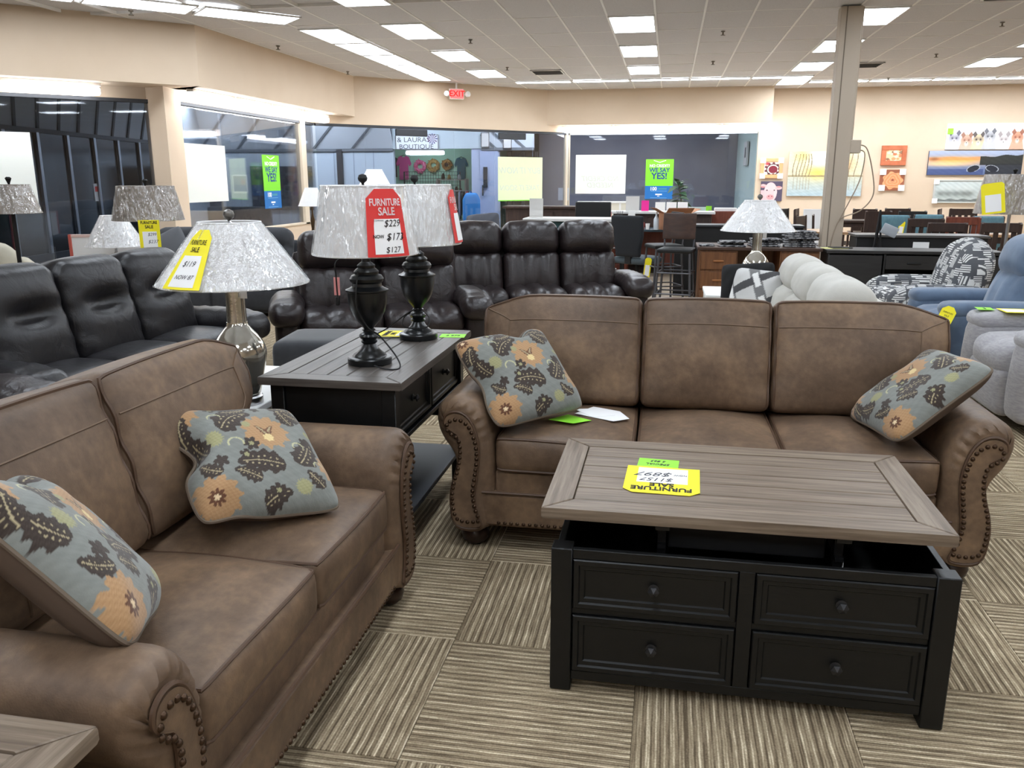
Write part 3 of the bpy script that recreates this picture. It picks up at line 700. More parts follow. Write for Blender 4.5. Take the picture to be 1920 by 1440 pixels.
# ================================================================== WOOD AND BLACK TABLES
def plankm(name, c1, c2, c3, ax, rough=.48, spec=.35):
    m = mat(name, c1, rough, spec=spec); N = m.node_tree.nodes; L = m.node_tree.links; b = N['Principled BSDF']
    tc = N.new('ShaderNodeTexCoord'); oi = N.new('ShaderNodeObjectInfo'); mp = N.new('ShaderNodeMapping'); mp.inputs['Scale'].default_value = (2.5, 60, 60) if ax == 'x' else (60, 2.5, 60)
    va = N.new('ShaderNodeVectorMath'); va.operation = 'ADD'; L.new(tc.outputs['Object'], va.inputs[0]); L.new(oi.outputs['Random'], va.inputs[1]); L.new(va.outputs[0], mp.inputs[0])
    n = N.new('ShaderNodeTexNoise'); n.inputs['Scale'].default_value = 1.0; n.inputs['Detail'].default_value = 5; n.inputs['Roughness'].default_value = .65; L.new(mp.outputs[0], n.inputs['Vector'])
    r = N.new('ShaderNodeValToRGB'); e = r.color_ramp.elements; e[0].position = .30; e[0].color = lin4(c2); e[1].position = .72; e[1].color = lin4(c3); k = e.new(.5); k.color = lin4(c1)
    L.new(n.outputs['Fac'], r.inputs['Fac']); L.new(r.outputs['Color'], b.inputs['Base Color'])
    bp = N.new('ShaderNodeBump'); bp.inputs['Strength'].default_value = .12; bp.inputs['Distance'].default_value = .004; L.new(n.outputs['Fac'], bp.inputs['Height']); L.new(bp.outputs['Normal'], b.inputs['Normal'])
    return m
M_plx = plankm('weathered_oak_lengthwise', (122, 107, 92), (94, 80, 67), (148, 133, 116), 'x')
M_ply = plankm('weathered_oak_crosswise', (122, 107, 92), (94, 80, 67), (148, 133, 116), 'y')
M_plxd = plankm('greyed_oak_lengthwise', (84, 77, 72), (64, 58, 54), (102, 96, 91), 'x', .42, .55)
M_plyd = plankm('greyed_oak_crosswise', (84, 77, 72), (64, 58, 54), (102, 96, 91), 'y', .42, .55)
def plank_top(t, x0, x1, y0, y1, z, th, fw, n, dark=False, along='x'):
    """mitred frame boards round a field of planks; every board is a part"""
    mx, my = (M_plxd, M_plyd) if dark else (M_plx, M_ply)
    def board(name, poly, m, zt=z):
        P = [Vector(p) for p in poly]; c = sum(P, Vector((0, 0)))/len(P); mb = MB()
        def sh(d): return [tuple(c+(p-c)*(1-d/max((p-c).length, .01))) for p in P]
        mb.loft([[(a, b, zt-th) for a, b in sh(.006)], [(a, b, zt-th+.006) for a, b in P], [(a, b, zt-.008) for a, b in P], [(a, b, zt-.002) for a, b in sh(.0022)], [(a, b, zt) for a, b in sh(.006)]])
        return obj(name, mb, m, t, angle=25)
    g = .0012
    board('frame_board', [(x0, y0), (x1, y0), (x1-fw, y0+fw-g), (x0+fw, y0+fw-g)], mx); board('frame_board', [(x0, y1), (x0+fw, y1-fw+g), (x1-fw, y1-fw+g), (x1, y1)], mx)
    board('frame_board', [(x0, y0), (x0+fw-g, y0+fw), (x0+fw-g, y1-fw), (x0, y1)], my); board('frame_board', [(x1, y0), (x1, y1), (x1-fw+g, y1-fw), (x1-fw+g, y0+fw)], my)
    for k in range(n):
        if along == 'x':
            a = y0+fw+(y1-y0-2*fw)*k/n; b = y0+fw+(y1-y0-2*fw)*(k+1)/n; mb = MB().box(x0+fw+.001, x1-fw-.001, a+.0012, b-.0012, z-th+.004, z-.001, .0035); obj('plank', mb, mx, t, angle=20)
        else:
            a = x0+fw+(x1-x0-2*fw)*k/n; b = x0+fw+(x1-x0-2*fw)*(k+1)/n; mb = MB().box(a+.0012, b-.0012, y0+fw+.001, y1-fw-.001, z-th+.004, z-.001, .0035); obj('plank', mb, my, t, angle=20)
def drawer(t, w, h, M, knobs=((0, 0),), m=None, knob_m=None, slope=.012):
    """face towards -y of M; raised edge, sunk field, pyramid knobs as sub-parts"""
    d = MB(); b = .016
    def ring(i, y): return [(-w/2+i, y, -h/2+i), (w/2-i, y, -h/2+i), (w/2-i, y, h/2-i), (-w/2+i, y, h/2-i)]
    d.loft([ring(0, .02), ring(0, -.006), ring(.003, -.010), ring(b, -.010), ring(b+.004, -.004), ring(b+.016, -.003), ring(b+.020, .002)], True, True)
    d.v = [tuple(M@Vector(v)) for v in d.v]; o = obj('drawer', d, m or M_dark, t, angle=20)
    for kx, kz in knobs:
        k = MB(); Mk = M@RT((kx, .002, kz), (PI/2, 0, 0)); k.lathe([(.014, 0), (.016, .003), (.007, .006), (.007, .016)], 12, Mk); k.lathe([(.010, .015), (.0165, .019), (.0165, .023), (.002, .031)], 6, Mk)
        obj('knob', k, knob_m or mat('iron_knob', (54, 54, 56), .38, metal=.6), o, angle=20)
    return o
# coffee table, lift top raised a little
ct = thing('coffee_table', 'black coffee table with four drawers and a raised grey plank lift top', 'coffee table', (.262, 2.225, 0))
BW, BD, BH = 1.11, .60, .462
for x in (-BW/2, BW/2-.062):
    for y in (0, BD-.062): obj('leg_post', MB().box(x, x+.062, y, y+.062, 0, BH, .003), M_dark, ct)
for s in (-1, 1): obj('side_panel', MB().box(s*(BW/2-.012), s*(BW/2-.032), .06, BD-.06, .055, BH-.004, .002), M_dark, ct)
obj('back_panel', MB().box(-BW/2+.06, BW/2-.06, BD-.03, BD-.012, .055, BH-.004, .002), M_dark, ct)
obj('top_rail', MB().box(-BW/2+.062, BW/2-.062, .006, .026, BH-.032, BH-.002, .002), M_dark, ct); obj('bottom_rail', MB().box(-BW/2+.062, BW/2-.062, .008, .03, .035, .066, .002), M_dark, ct)
obj('middle_rail', MB().box(-BW/2+.062, BW/2-.062, .012, .03, .252, .272, .002), M_dark, ct); obj('centre_stile', MB().box(-.022, .022, .006, .03, .066, BH-.03, .002), M_dark, ct)
obj('compartment_floor', MB().box(-BW/2+.03, BW/2-.03, .02, BD-.02, .27, .284), M_dark, ct)
for s in (-1, 1):
    x = s*(BW/2-.062+.022)/2
    w = BW/2-.062-.022-.006
    drawer(ct, w, .155, RT((x, .010, .352))); drawer(ct, w, .183, RT((x, .010, .160)))
for x in (-.24, .26):
    lm = MB(); lm.box(x-.012, x+.012, .1, .42, .44, .452).box(x-.012, x+.012, .12, .15, .29, .53).box(x-.02, x+.02, .06, .5, .515, .535)
    obj('lift_mechanism', lm, M_blackm, ct)
obj('lift_box', MB().box(-.22, .24, .20, .38, .40, .47, .004), mat('grey_plastic', (44, 44, 46), .5), ct)
obj('mechanism_label', MB().box(.2735, .2745, .11, .17, .37, .44), M_paper, ct)
plank_top(ct, -.592, .548, .045, .735, .567, .034, .085, 5)
obj('top_underside', MB().box(-.53, .50, .10, .68, .530, .536), M_dark, ct)
# console table with two lamps
cn = thing('console_table', 'long black console table with a dark grey plank top carrying two urn lamps', 'console table', (-1.225, 2.86, 0))
CX, CLn, CZ = .285, 1.13, .772
plank_top(cn, -CX, CX, 0, CLn, CZ, .03, .085, 5, dark=True, along='y')
for x in (-CX+.035, CX-.035-.055):
    for y in (.03, CLn-.03-.055): obj('leg_post', MB().box(x, x+.055, y, y+.055, 0, CZ-.03, .003), M_dark, cn)
obj('end_panel', MB().box(-CX+.09, CX-.09, .042, .056, .34, CZ-.03, .002), M_dark, cn); obj('end_moulding', MB().box(-CX+.09, CX-.09, .034, .056, .485, .497, .003), M_dark, cn)
obj('end_panel', MB().box(-CX+.09, CX-.09, CLn-.056, CLn-.042, .34, CZ-.03, .002), M_dark, cn)
obj('back_panel', MB().box(-CX+.045, -CX+.06, .08, CLn-.08, .5, CZ-.03, .002), M_dark, cn)
obj('drawer_rail', MB().box(CX-.07, CX-.04, .085, CLn-.085, .50, .52, .002), M_dark, cn); obj('drawer_case', MB().box(-CX+.06, CX-.075, .06, CLn-.06, .505, CZ-.03), M_dark, cn)
for k in (0, 1): drawer(cn, .47, .205, RT((CX-.058, .325+.485*k, .632), (0, 0, PI/2)))
obj('lower_shelf', MB().box(-CX+.04, CX-.04, .04, CLn-.04, .16, .185, .003), mat('shelf_black', (34, 36, 42), .55), cn)
# corner of an end table
et = thing('end_table', 'corner of a grey plank end table with black body by the loveseat arm', 'end table', (-1.205, .84, 0))
plank_top(et, -.33, .29, -.33, .25, .60, .032, .085, 4)
obj('body', MB().box(-.29, .25, -.29, .21, .04, .567, .004), M_dark, et)
drawer(et, .40, .2, RT((.252, -.04, .44), (0, 0, PI/2)))

# ================================================================== SALE TAGS
def plate(name, poly, m, parent=None, th=.0009, z=0.0): return obj(name, MB().prism(poly, z, z+th), m, parent)
def sale_tag(label, Mx, W, Hh, m, lines, clip=.03, panel=True, ink=M_ink, name='sale_tag', hole=True, curved=0.0, sub=None, group=None):
    t = thing(name, label, 'price tag', group=group); t.matrix_world = Mx
    c = clip
    plate('card', [(-W/2, -Hh/2), (W/2, -Hh/2), (W/2, Hh/2-c), (W/2-c, Hh/2), (-W/2+c, Hh/2), (-W/2, Hh/2-c)], m, t)
    if panel: plate('price_field', [(-W*.34, -Hh*.44), (W*.34, -Hh*.44), (W*.34, Hh*.12), (-W*.34, Hh*.12)], M_paper, t, .0005, .0010)
    for (s, x, y, size, mm, sh, sx, bd) in lines: text(s, size, mm, t, (x*W, y*Hh, .0018), shear=sh, sx=sx, bold=bd)
    return t
# on the coffee table, upside down from here
p0 = Vector((.262-.33+.085, 2.56, .5682))
sale_tag('yellow furniture sale tag lying upside down on the coffee table', Matrix.Translation(p0)@RT(rot=(0, 0, PI-.03)), .235, .245, M_yellow,
         [('FURNITURE', 0, .33, .042, M_ink, 0, .86, .0012), ('SALE', 0, .185, .040, M_ink, 0, .9, .0012), ('$1157', .06, .0, .040, M_inkg, .3, 1, 0), ('NOW', -.24, -.2, .016, M_ink, 0, 1, 0), ('$897', .10, -.2, .050, M_inkg, .35, 1.1, 0)])
g1 = sale_tag('green note card slipped under the yellow tag on the coffee table', Matrix.Translation(p0+Vector((-.015, .150, -.0008)))@RT(rot=(0, 0, PI-.06)), .135, .115, M_green, [('SPECIAL', 0, -.02, .022, M_inkg, .2, 1, 0), ('2 863', 0, -.28, .022, M_inkg, .3, 1, 0)], clip=.001, panel=False, name='note_card')
# sheets on the sofa seat
wp = thing('paper_sheet', 'white paper sheets lying on the seat of the three seat sofa', 'paper'); wp.matrix_world = RT((-.235, 3.50, .5135), (-.01, .02, -.35))
plate('sheet', [(-.11, -.07), (.08, -.085), (.12, -.01), (.04, .075), (-.09, .08)], M_paper, wp); plate('sheet', [(-.14, -.01), (-.02, -.08), (.05, .0), (-.05, .07)], M_paper, wp, .0009, .0012)
gp = thing('note_card', 'bright green note card on the sofa seat beside the white sheets', 'note'); gp.matrix_world = RT((-.365, 3.395, .5155), (-.02, .02, -.10)); plate('card', [(-.09, -.05), (.02, -.075), (.085, .0), (-.03, .06)], M_green, gp)

# ================================================================== LAMPS
M_shade = mat('white_shade_fabric', (252, 252, 252), .75, transl=.3)
M_shadeg = mat('grey_shade_fabric', (176, 166, 156), .8, color2=(160, 150, 140), nscale=60, stretch=(6, 6, .6), transl=.2)
M_wrap = mat_film('shrink_wrap', (252, 252, 252), refl=.13, fr=.28, rough=.045, bump=1.0, bscale=12, bstretch=(3.0, 3.0, .6), milk=.03)
def urn_material(): return mat('urn_black', (16, 18, 20), .28, spec=.5, bump=.03, bscale=25)
def shade(t, r0, z0, r1, z1, m, wrap=True, seg=48, pleat=0.0):
    sm = MB(); k = 8
    def ring(f, off):
        r = r0+(r1-r0)*f; z = z0+(z1-z0)*f
        return [((r+off+pleat*math.cos(i*PI))*math.cos(2*PI*i/seg), (r+off+pleat*math.cos(i*PI))*math.sin(2*PI*i/seg), z) for i in range(seg)]
    rings = [ring(f, 0) for f in np.linspace(0, 1, k)]+[ring(f, -.003) for f in np.linspace(1, 0, k)]
    rings.append(rings[0]); sm.loft(rings, False, False); o = obj('lamp_shade', sm, m, t, angle=50)
    for r, z in ((r0, z0), (r1, z1)): obj('shade_trim', MB().tube([((r+.001)*math.cos(a), (r+.001)*math.sin(a), z) for a in np.linspace(0, 2*PI, 40)[:-1]], .004, 6, closed=True), m, o)
    if wrap:
        w = MB(); w.loft([[(x*1.012+.0015*math.sin(i*1.7+z*60), y*1.012+.0015*math.cos(i*2.3), z) for i, (x, y, z) in enumerate(ring(f, .004))] for f in np.linspace(-.01, 1.01, 10)], False, False)
        obj('plastic_wrap', w, M_wrap, o, angle=80)
    sp = MB()
    for a in range(3): sp.cyl((0, 0, z1-.02), (r1*math.cos(a*2.094), r1*math.sin(a*2.094), z1-.004), .0025, 5)
    obj('spider', sp, M_blackm, o)
    return o
def urn_lamp(label, loc, cord_pts, red_tag):
    t = thing('urn_lamp', label, 'lamp', loc)
    pb = [(.088, 0), (.090, .006), (.090, .026), (.086, .031), (.070, .034), (.066, .042), (.050, .055), (.036, .072), (.030, .085), (.026, .092)]
    ps = [(.026, .092), (.032, .098), (.034, .104), (.027, .110), (.036, .118), (.040, .128), (.036, .138), (.024, .146), (.022, .150), (.027, .154), (.027, .158), (.020, .164)]
    pu = [(.020, .164), (.030, .178), (.052, .205), (.068, .240), (.077, .280), (.080, .320), (.080, .332), (.086, .336), (.086, .342), (.070, .350), (.060, .358)]
    pn_ = [(.060, .358), (.058, .372), (.066, .380), (.068, .392), (.060, .406), (.048, .412), (.050, .424), (.042, .434), (.034, .440), (.036, .452), (.026, .462), (.018, .468), (.016, .50), (.010, .505)]
    m = urn_material(); K_ = .88
    for nm, p in (('base', pb), ('stem', ps), ('urn', pu), ('neck', pn_)): obj(nm, MB().lathe([(a, b*K_) for a, b in p], 36), m, t, angle=30)
    obj('harp', MB().tube([(.0, 0, .44), (.05, 0, .50), (.055, 0, .60), (.0, 0, .715)], .003, 6), M_blackm, t)
    shade(t, .205, .445, .160, .705, M_shade)
    obj('finial', MB().lathe([(.004, .708), (.006, .716), (.016, .724), (.019, .734), (.014, .746), (.003, .750)], 16), M_black, t)
    obj('power_cord', MB().tube(catmull(cord_pts, 7, False), .0032, 6), M_black, t)
    return t
zt = .772
l1p = atz(694, 680, zt); l2p = atz(785, 634, zt)
u1 = urn_lamp('black urn lamp with a wrapped white drum shade near the front corner of the console', (l1p.x, l1p.y, zt), [(-.01, -.07, .38), (-.012, -.092, .30), (-.01, -.087, .23), (.02, -.06, .155), (.06, -.04, .12), (.13, -.05, .04), (.155, -.09, .004), (.11, -.115, .003), (.05, -.088, .008)], True)
u2 = urn_lamp('black urn lamp with a wrapped white drum shade behind its twin on the console', (l2p.x, l2p.y, zt), [(.02, -.06, .15), (-.03, -.05, .13), (-.14, -.02, .05), (-.22, .0, .004), (-.17, -.04, .003), (-.08, -.03, .004)], True)
obj('cord_loop', MB().tube(catmull([(.03, -.03, .14), (.06, -.02, .10), (.05, -.05, .06), (-.05, -.05, .06), (-.06, -.03, .1), (-.02, -.05, .13)], 6, False), .003, 6), M_black, u2)
plugtag = MB().box(-.002, .002, -.0005, .0005, -.05, 0)
obj('plug_cord', MB().tube(catmull([(-.04, -.03, .44), (-.085, -.10, .42), (-.083, -.112, .36), (-.081, -.112, .28)], 5, False), .003, 5), M_black, u1)
obj('warning_label', MB().box(-.094, -.070, -.112, -.110, .29, .36), mat('pink_label', (226, 150, 150), .6), u1); obj('plug', MB().box(-.088, -.074, -.12, -.105, .25, .285, .003), M_black, u1)
# red tag bent over the shade of the front lamp
def bent_tag(lamp, ang, r0, z0, r1, z1, W, m, lines, field=True, flip=False):
    """a card following the cone of a lamp shade, as part of the lamp's wrap"""
    def pos(u, v, off): # u along the width in metres, v 0..1 in height
        r = r0+(r1-r0)*v+off; a = ang+u/((r0+r1)/2); return (r*math.cos(a), r*math.sin(a), z0+(z1-z0)*v)
    c = MB(); n = 10; cl = .14
    def half(v): return W/2*(1 if v < 1-cl else 1-.45*(v-1+cl)/cl)
    rings = [[pos(half(v)*q, v, .010) for q in np.linspace(-1, 1, n)] for v in list(np.linspace(0, 1-cl, 8))+[1-cl/2, 1]]
    c.loft(rings, False, False, closed=False); root = thing('sale_tag', lines['label'], 'price tag', lamp.location); obj('card', c, m, root)
    if field:
        f = MB(); f.loft([[pos(W*.34*q*(1 if v < .5 else .95), v, .0112) for q in np.linspace(-1, 1, n)] for v in np.linspace(.04, .56, 6)], False, False, closed=False); obj('price_field', f, M_paper, root)
    for (s, u, v, size, mm, sh, sx, bd) in lines['t']:
        o = text(s, size, mm, root, (0, 0, 0), shear=sh, sx=sx, bold=bd)
        for vt in o.data.vertices:
            x, y, z = vt.co; vt.co = pos(u*W+x, v+y/(z1-z0), .0125)
    return root
a1 = math.atan2(-l1p.y, -l1p.x)+.46
bent_tag(u1, a1, .205, .446, .164, .695, .155, M_red, {'label': 'red furniture sale tag hung on the shade of the front urn lamp', 't': [('FURNITURE', 0, .80, .036, M_inkw, 0, .70, .001), ('SALE', 0, .665, .040, M_inkw, 0, .8, .001), ('COMPARE', -.22, .535, .008, M_ink, 0, 1, 0), ('$229', .1, .49, .036, M_ink, .3, .9, 0), ('NOW', -.25, .30, .018, M_ink, 0, .8, .0004), ('$173', .14, .29, .038, M_ink, .3, .9, 0), ('—', .16, .285, .07, M_ink, 0, .9, 0), ('$127', .06, .10, .030, M_ink, .2, .9, 0)]})
a2 = math.atan2(-l2p.y, -l2p.x)+1.35
bent_tag(u2, a2, .205, .452, .164, .685, .15, M_red, {'label': 'red sale tag wrapped round the side of the rear urn lamp shade', 't': [('FURNITURE', 0, .80, .036, M_inkw, 0, .70, .001), ('SALE', 0, .665, .040, M_inkw, 0, .8, .001)]})
tg = sale_tag('yellow sale tag lying under the rear urn lamp on the console', RT((l2p.x-.10, l2p.y+.09, zt+.0004), (0, 0, PI/2+.05)), .16, .26, M_yellow, [('FURNITURE', 0, .32, .03, M_ink, 0, .8, .001), ('SALE', 0, .2, .03, M_ink, 0, .8, .001)])
sale_tag('green note card beside the rear urn lamp on the console', RT((l2p.x+.145, l2p.y+.085, zt+.0004), (0, 0, .1)), .12, .09, M_green, [('2 673', 0, 0, .03, M_inkg, .2, 1, 0)], clip=.001, panel=False, name='note_card')

# mercury glass lamps
def mercury():
    m = mat('mercury_glass', (196, 190, 176), .12, metal=.85, color2=(226, 222, 212), nscale=7, ncon=(.4, .6), bump=.05, bscale=45); return m
def mercury_lamp(label, loc, wrap=True):
    t = thing('mercury_glass_lamp', label, 'lamp', loc)
    obj('base_disc', MB().lathe([(.080, 0), (.082, .004), (.082, .030), (.076, .036)], 32), M_chrome, t, angle=30)
    m = mercury()
    obj('glass_body', MB().lathe([(.066, .036), (.074, .044), (.088, .10), (.101, .16), (.108, .20), (.108, .225), (.098, .255), (.078, .285), (.056, .31), (.044, .325), (.041, .34)], 40), m, t, angle=60)
    obj('glass_neck', MB().lathe([(.040, .34), (.038, .40), (.039, .50), (.043, .545), (.036, .55)], 28), m, t, angle=60)
    obj('socket', MB().lathe([(.02, .55), (.02, .60), (.01, .605)], 12), M_chrome, t)
    obj('harp', MB().tube([(0, 0, .6), (.05, 0, .63), (.04, 0, .70), (0, 0, .745)], .003, 6), M_chrome, t)
    shade(t, .292, .500, .118, .737, M_shade, wrap)
    obj('finial', MB().lathe([(.004, .741), (.008, .747), (.018, .755), (.022, .767), (.018, .780), (.004, .788)], 16), mat('pewter', (130, 128, 124), .35, metal=.8), t)
    obj('hang_tag', MB().box(.038, .068, -.030, -.029, .44, .52), M_paper, t)
    return t
def white_table(label, loc, w, d, h):
    t = thing('side_table', label, 'table', loc)
    obj('table_top', MB().box(-w/2, w/2, -d/2, d/2, h-.03, h, .004), M_white, t)
    for x in (-1, 1):
        for y in (-1, 1): obj('leg', MB().box(x*(w/2-.03)-.02, x*(w/2-.03)+.02, y*(d/2-.03)-.02, y*(d/2-.03)+.02, 0, h-.03, .003), M_white, t)
    obj('apron', MB().box(-w/2+.02, w/2-.02, -d/2+.02, d/2-.02, h-.11, h-.03, .002), M_white, t)
    return t
mp = atz(452, 757, .6)
white_table('white side table squeezed between the loveseat back and the console', (-1.99, 3.35, 0), .76, .86, .6)
ml = mercury_lamp('mercury glass lamp with a wide plastic wrapped shade on the white side table', (mp.x, mp.y+.02, .6))
a3 = math.atan2(-mp.y, -mp.x)-.72
bent_tag(ml, a3, .292, .505, .13, .715, .125, M_yellow, {'label': 'yellow sale tag stuck under the wrap of the mercury glass lamp shade', 't': [('FURNITURE', 0, .78, .024, M_ink, 0, .70, .0003), ('SALE', 0, .66, .024, M_ink, 0, .8, .0003), ('$119', 0, .42, .027, M_inkg, .3, .9, 0), ('NOW 87', 0, .2, .021, M_inkg, .3, .8, 0)]})
white_table('white side table at the far end of the pale sofa', (.62, 7.15, 0), .6, .6, .6)
mercury_lamp('mercury glass lamp with a wide white shade at the end of the pale sofa', (.72, 7.12, .6))
# ================================================================== LEATHER AND FABRIC SEATING BEHIND
def leather(name, c1, c2, rough=.32, bump=.35):
    m = mat(name, c1, rough, color2=c2, nscale=6, spec=.5); N = m.node_tree.nodes; L = m.node_tree.links; b = N['Principled BSDF']
    tc = N.new('ShaderNodeTexCoord'); n1 = N.new('ShaderNodeTexNoise'); n1.inputs['Scale'].default_value = 9; n1.inputs['Detail'].default_value = 4; n1.inputs['Distortion'].default_value = 1.6
    n2 = N.new('ShaderNodeTexNoise'); n2.inputs['Scale'].default_value = 120
    for n in (n1, n2): L.new(tc.outputs['Object'], n.inputs['Vector'])
    a = N.new('ShaderNodeMath'); a.operation = 'MULTIPLY_ADD'; a.inputs[1].default_value = .12; L.new(n2.outputs['Fac'], a.inputs[0]); L.new(n1.outputs['Fac'], a.inputs[2])
    bp = N.new('ShaderNodeBump'); bp.inputs['Strength'].default_value = bump; bp.inputs['Distance'].default_value = .03; L.new(a.outputs[0], bp.inputs['Height']); L.new(bp.outputs['Normal'], b.inputs['Normal'])
    return m
M_bl = leather('black_leather', (20, 18, 21), (26, 24, 27), .40, .16)
M_br = leather('dark_brown_leather', (31, 24, 25), (40, 31, 31), .36, .2)
def recliner(name, label, n, sw, aw, loc, rz, m, style='channel', H=1.0, AH=.56, D=.92, cat='sofa', lean=-.24, base_m=None, pad=True, zs=.0):
    t = thing(name, label, cat, loc, rz); iw = n*sw/2; yf = -D/2
    obj('base', MB().box(-iw-aw+.03, iw+aw-.03, yf+.06, D/2-.06, .04, .30, .02), base_m or m, t)
    for s in (-1, 1):
        x = s*(iw+aw/2)
        a = obj('arm', MB().cush(Cush((aw/2-.004, D*.40, (AH-.10)/2), .05, (.008, .02, 0), None, RT((x, -.04, .05+(AH-.10)/2))), (6, 12, 8)), m, t, angle=70)
        if pad:
            def dfa(o, k): 
                o = o.copy(); o[:, 2] -= .05*smooth01((-k[:, 1]-.35)/.65)*(.6+.4*(k[:, 2] < 0)); o[:, 0] *= 1+.05*np.sin(o[:, 1]*19); o[:, 2] += .004*np.sin(o[:, 1]*55)*(k[:, 2] > 0)
                return o
            obj('arm_pad', MB().cush(Cush((aw/2+.028, D*.41, .085), .08, (.01, .02, .012), dfa, RT((x, -.12, AH-.075))), (10, 22, 8)), m, a, angle=80)
    for i in range(n):
        x = -iw+sw*(i+.5)
        def dfs(o, k):
            o = o.copy()
            if style == 'channel':
                g = np.zeros(len(o))
                for q in np.linspace(-1, 1, 4)[1:-1]: g += np.exp(-((k[:, 0]-q)/.10)**2)
                o[:, 2] -= .030*g*(k[:, 2] > 0); o[:, 1] += .022*g*(k[:, 1] < -.5)
            o[:, 2] -= .02*smooth01((-k[:, 1]-.6)/.4)
            return o
        obj('seat_cushion', MB().cush(Cush((sw/2-.003, .30, .10), .07, (0, .02, .03), dfs, RT((x, yf+.34, .375+zs))), (18, 12, 8)), m, t, angle=80)
        obj('footrest', MB().cush(Cush((sw/2-.006, .05, .12), .04, (0, .015, 0), None, RT((x, yf+.075, .19))), (8, 5, 6)), m, t, angle=80)
        R = RT((x, .12, .40+(H-.40)/2), (lean, 0, 0)); hz = (H-.40)/2+.03
        if style == 'channel':
            def dfl(o, k):
                o = o.copy(); g = np.zeros(len(o))
                for q in (-.36, .36): g += np.exp(-((k[:, 0]-q)/.11)**2)
                o[:, 1] += .035*g*(k[:, 1] < 0); o[:, 1] += .006*np.sin(k[:, 2]*14+k[:, 0]*5)*np.abs(k[:, 0])
                return o
            bk = obj('backrest', MB().cush(Cush((sw/2-.003, .11, hz*.60), .07, (0, .035, 0), dfl, R@RT((0, .0, -hz*.40))), (20, 8, 12)), m, t, angle=80)
            def dfh(o, k):
                o = o.copy(); o[:, 1] += .008*np.sin(k[:, 0]*9)*(k[:, 2] > .2); g = np.exp(-((k[:, 0]+.33)/.03)**2)+np.exp(-((k[:, 0]-.33)/.03)**2); o[:, 2] -= .008*g*(k[:, 2] > 0); o[:, 1] += .006*g*(k[:, 1] < 0)
                o[:, 2] += .015*(1-k[:, 0]**2); return o
            obj('headrest', MB().cush(Cush((sw/2-.002, .135, hz*.46), .10, (.0, .03, .01), dfh, R@RT((0, -.01, hz*.58))), (22, 8, 12)), m, bk, angle=80)
        elif style == 'tuft':
            def dft(o, k):
                o = o.copy(); g = np.exp(-((k[:, 2]-.12)/.17)**2)*np.exp(-(k[:, 0]/.55)**2); o[:, 1] += .095*g*(k[:, 1] < 0)
                o[:, 1] += .007*np.sin(k[:, 2]*16+k[:, 0]*6)*np.abs(k[:, 0])**3*(k[:, 1] < 0); o[:, 2] += .015*(1-k[:, 0]**2)*(k[:, 2] > .5)
                return o
            obj('backrest', MB().cush(Cush((sw/2-.003, .14, hz), .10, (0, .045, 0), dft, R), (20, 8, 26)), m, t, angle=80)
        else:  # smooth bolster steps
            def dfp(o, k):
                o = o.copy(); o[:, 1] += .05*np.exp(-((k[:, 2]-.25)/.10)**2)*(k[:, 1] < 0)
                return o
            obj('backrest', MB().cush(Cush((sw/2-.003, .13, hz), .11, (0, .04, .01), dfp, R), (16, 8, 22)), m, t, angle=80)
    obj('back_shell', MB().cush(Cush((iw+.05, .06, (H-.12)/2-.06), .05, M=RT((0, D/2-.14, .06+(H-.12)/2), (lean*.8, 0, 0))), (10, 4, 8)), m, t, angle=80)
    return t
recliner('reclining_sofa', 'black leather three seat reclining sofa with deep tufted backs behind the loveseat', 3, .58, .22, (-3.42, 4.62, 0), PI/2-math.radians(4), M_bl, 'tuft', H=1.0, AH=.57)
recliner('reclining_loveseat', 'dark brown leather reclining loveseat half hidden by the two urn lamps', 2, .66, .20, (-2.371, 6.72, 0), math.radians(24), M_br, 'channel', H=1.03, AH=.58)
recliner('reclining_sofa', 'dark leather three seat reclining sofa with channelled seats near the office chair', 3, .58, .22, (-1.31, 8.26, 0), math.radians(20), M_br, 'channel', H=1.04, AH=.58)
recliner('recliner', 'pleated arm of a dark brown leather recliner behind the loveseat back', 1, .55, .23, (-3.22, 2.86, 0), PI/2, M_br, 'channel', H=.90, AH=.60, cat='recliner')
# flat white oblong tag holder on the loveseat console
pad = thing('ottoman', 'charcoal velvet upholstered ottoman behind the console table', 'ottoman', (-2.10, 5.22, 0), .12)
M_char = mat('charcoal_velvet', (58, 60, 64), .85, sheen=.4, color2=(48, 50, 54), nscale=8)
obj('body', MB().cush(Cush((.42, .28, .20), .06, (0, 0, .01), None, RT((0, 0, .29))), (12, 10, 8)), M_char, pad, angle=80)
for x in (-.34, .34):
    for y in (-.2, .2): obj('foot', MB().lathe([(.02, 0), (.026, .1)], 10, RT((x, y, 0))), M_black, pad)

# pale sofa seen along its back
M_pale = mat('pale_grey_fabric', (196, 194, 186), .9, color2=(186, 184, 176), nscale=9, sheen=.2, bump=.1, bscale=160)
recliner('pale_sofa', 'pale grey fabric sofa with rolled back cushions behind the brown sofa', 3, .66, .18, (.80, 5.52, 0), -PI/2, M_pale, 'step', H=.95, AH=.60, D=.98, pad=True)
def geo_print(U, V):
    out = np.zeros((len(U), 3)); out[:] = (196, 196, 194); a = np.abs((U*1.6+V*.9) % 1-.5); b_ = np.abs((U*1.1-V*1.7+.2) % 1-.5)
    out[(a < .17)] = (112, 112, 112); out[(b_ < .15)] = (70, 70, 72); out[(a < .1) & (b_ < .3)] = (226, 226, 224); out[(V < .22) & (U > .5)] = (120, 120, 120)
    return out
pillow('patterned_pillow', 'grey and white geometric pillow at the far end of the pale sofa', .39, .07, frame((.645, 6.26, .69), (.86, -.42, -.06), (-.42, -.82, .38)), geo_print, mat('pillow_grey', (110, 110, 108), .8), None, None, n=60, seedv=.7, front_m=mat_print('geo_cloth', .85))
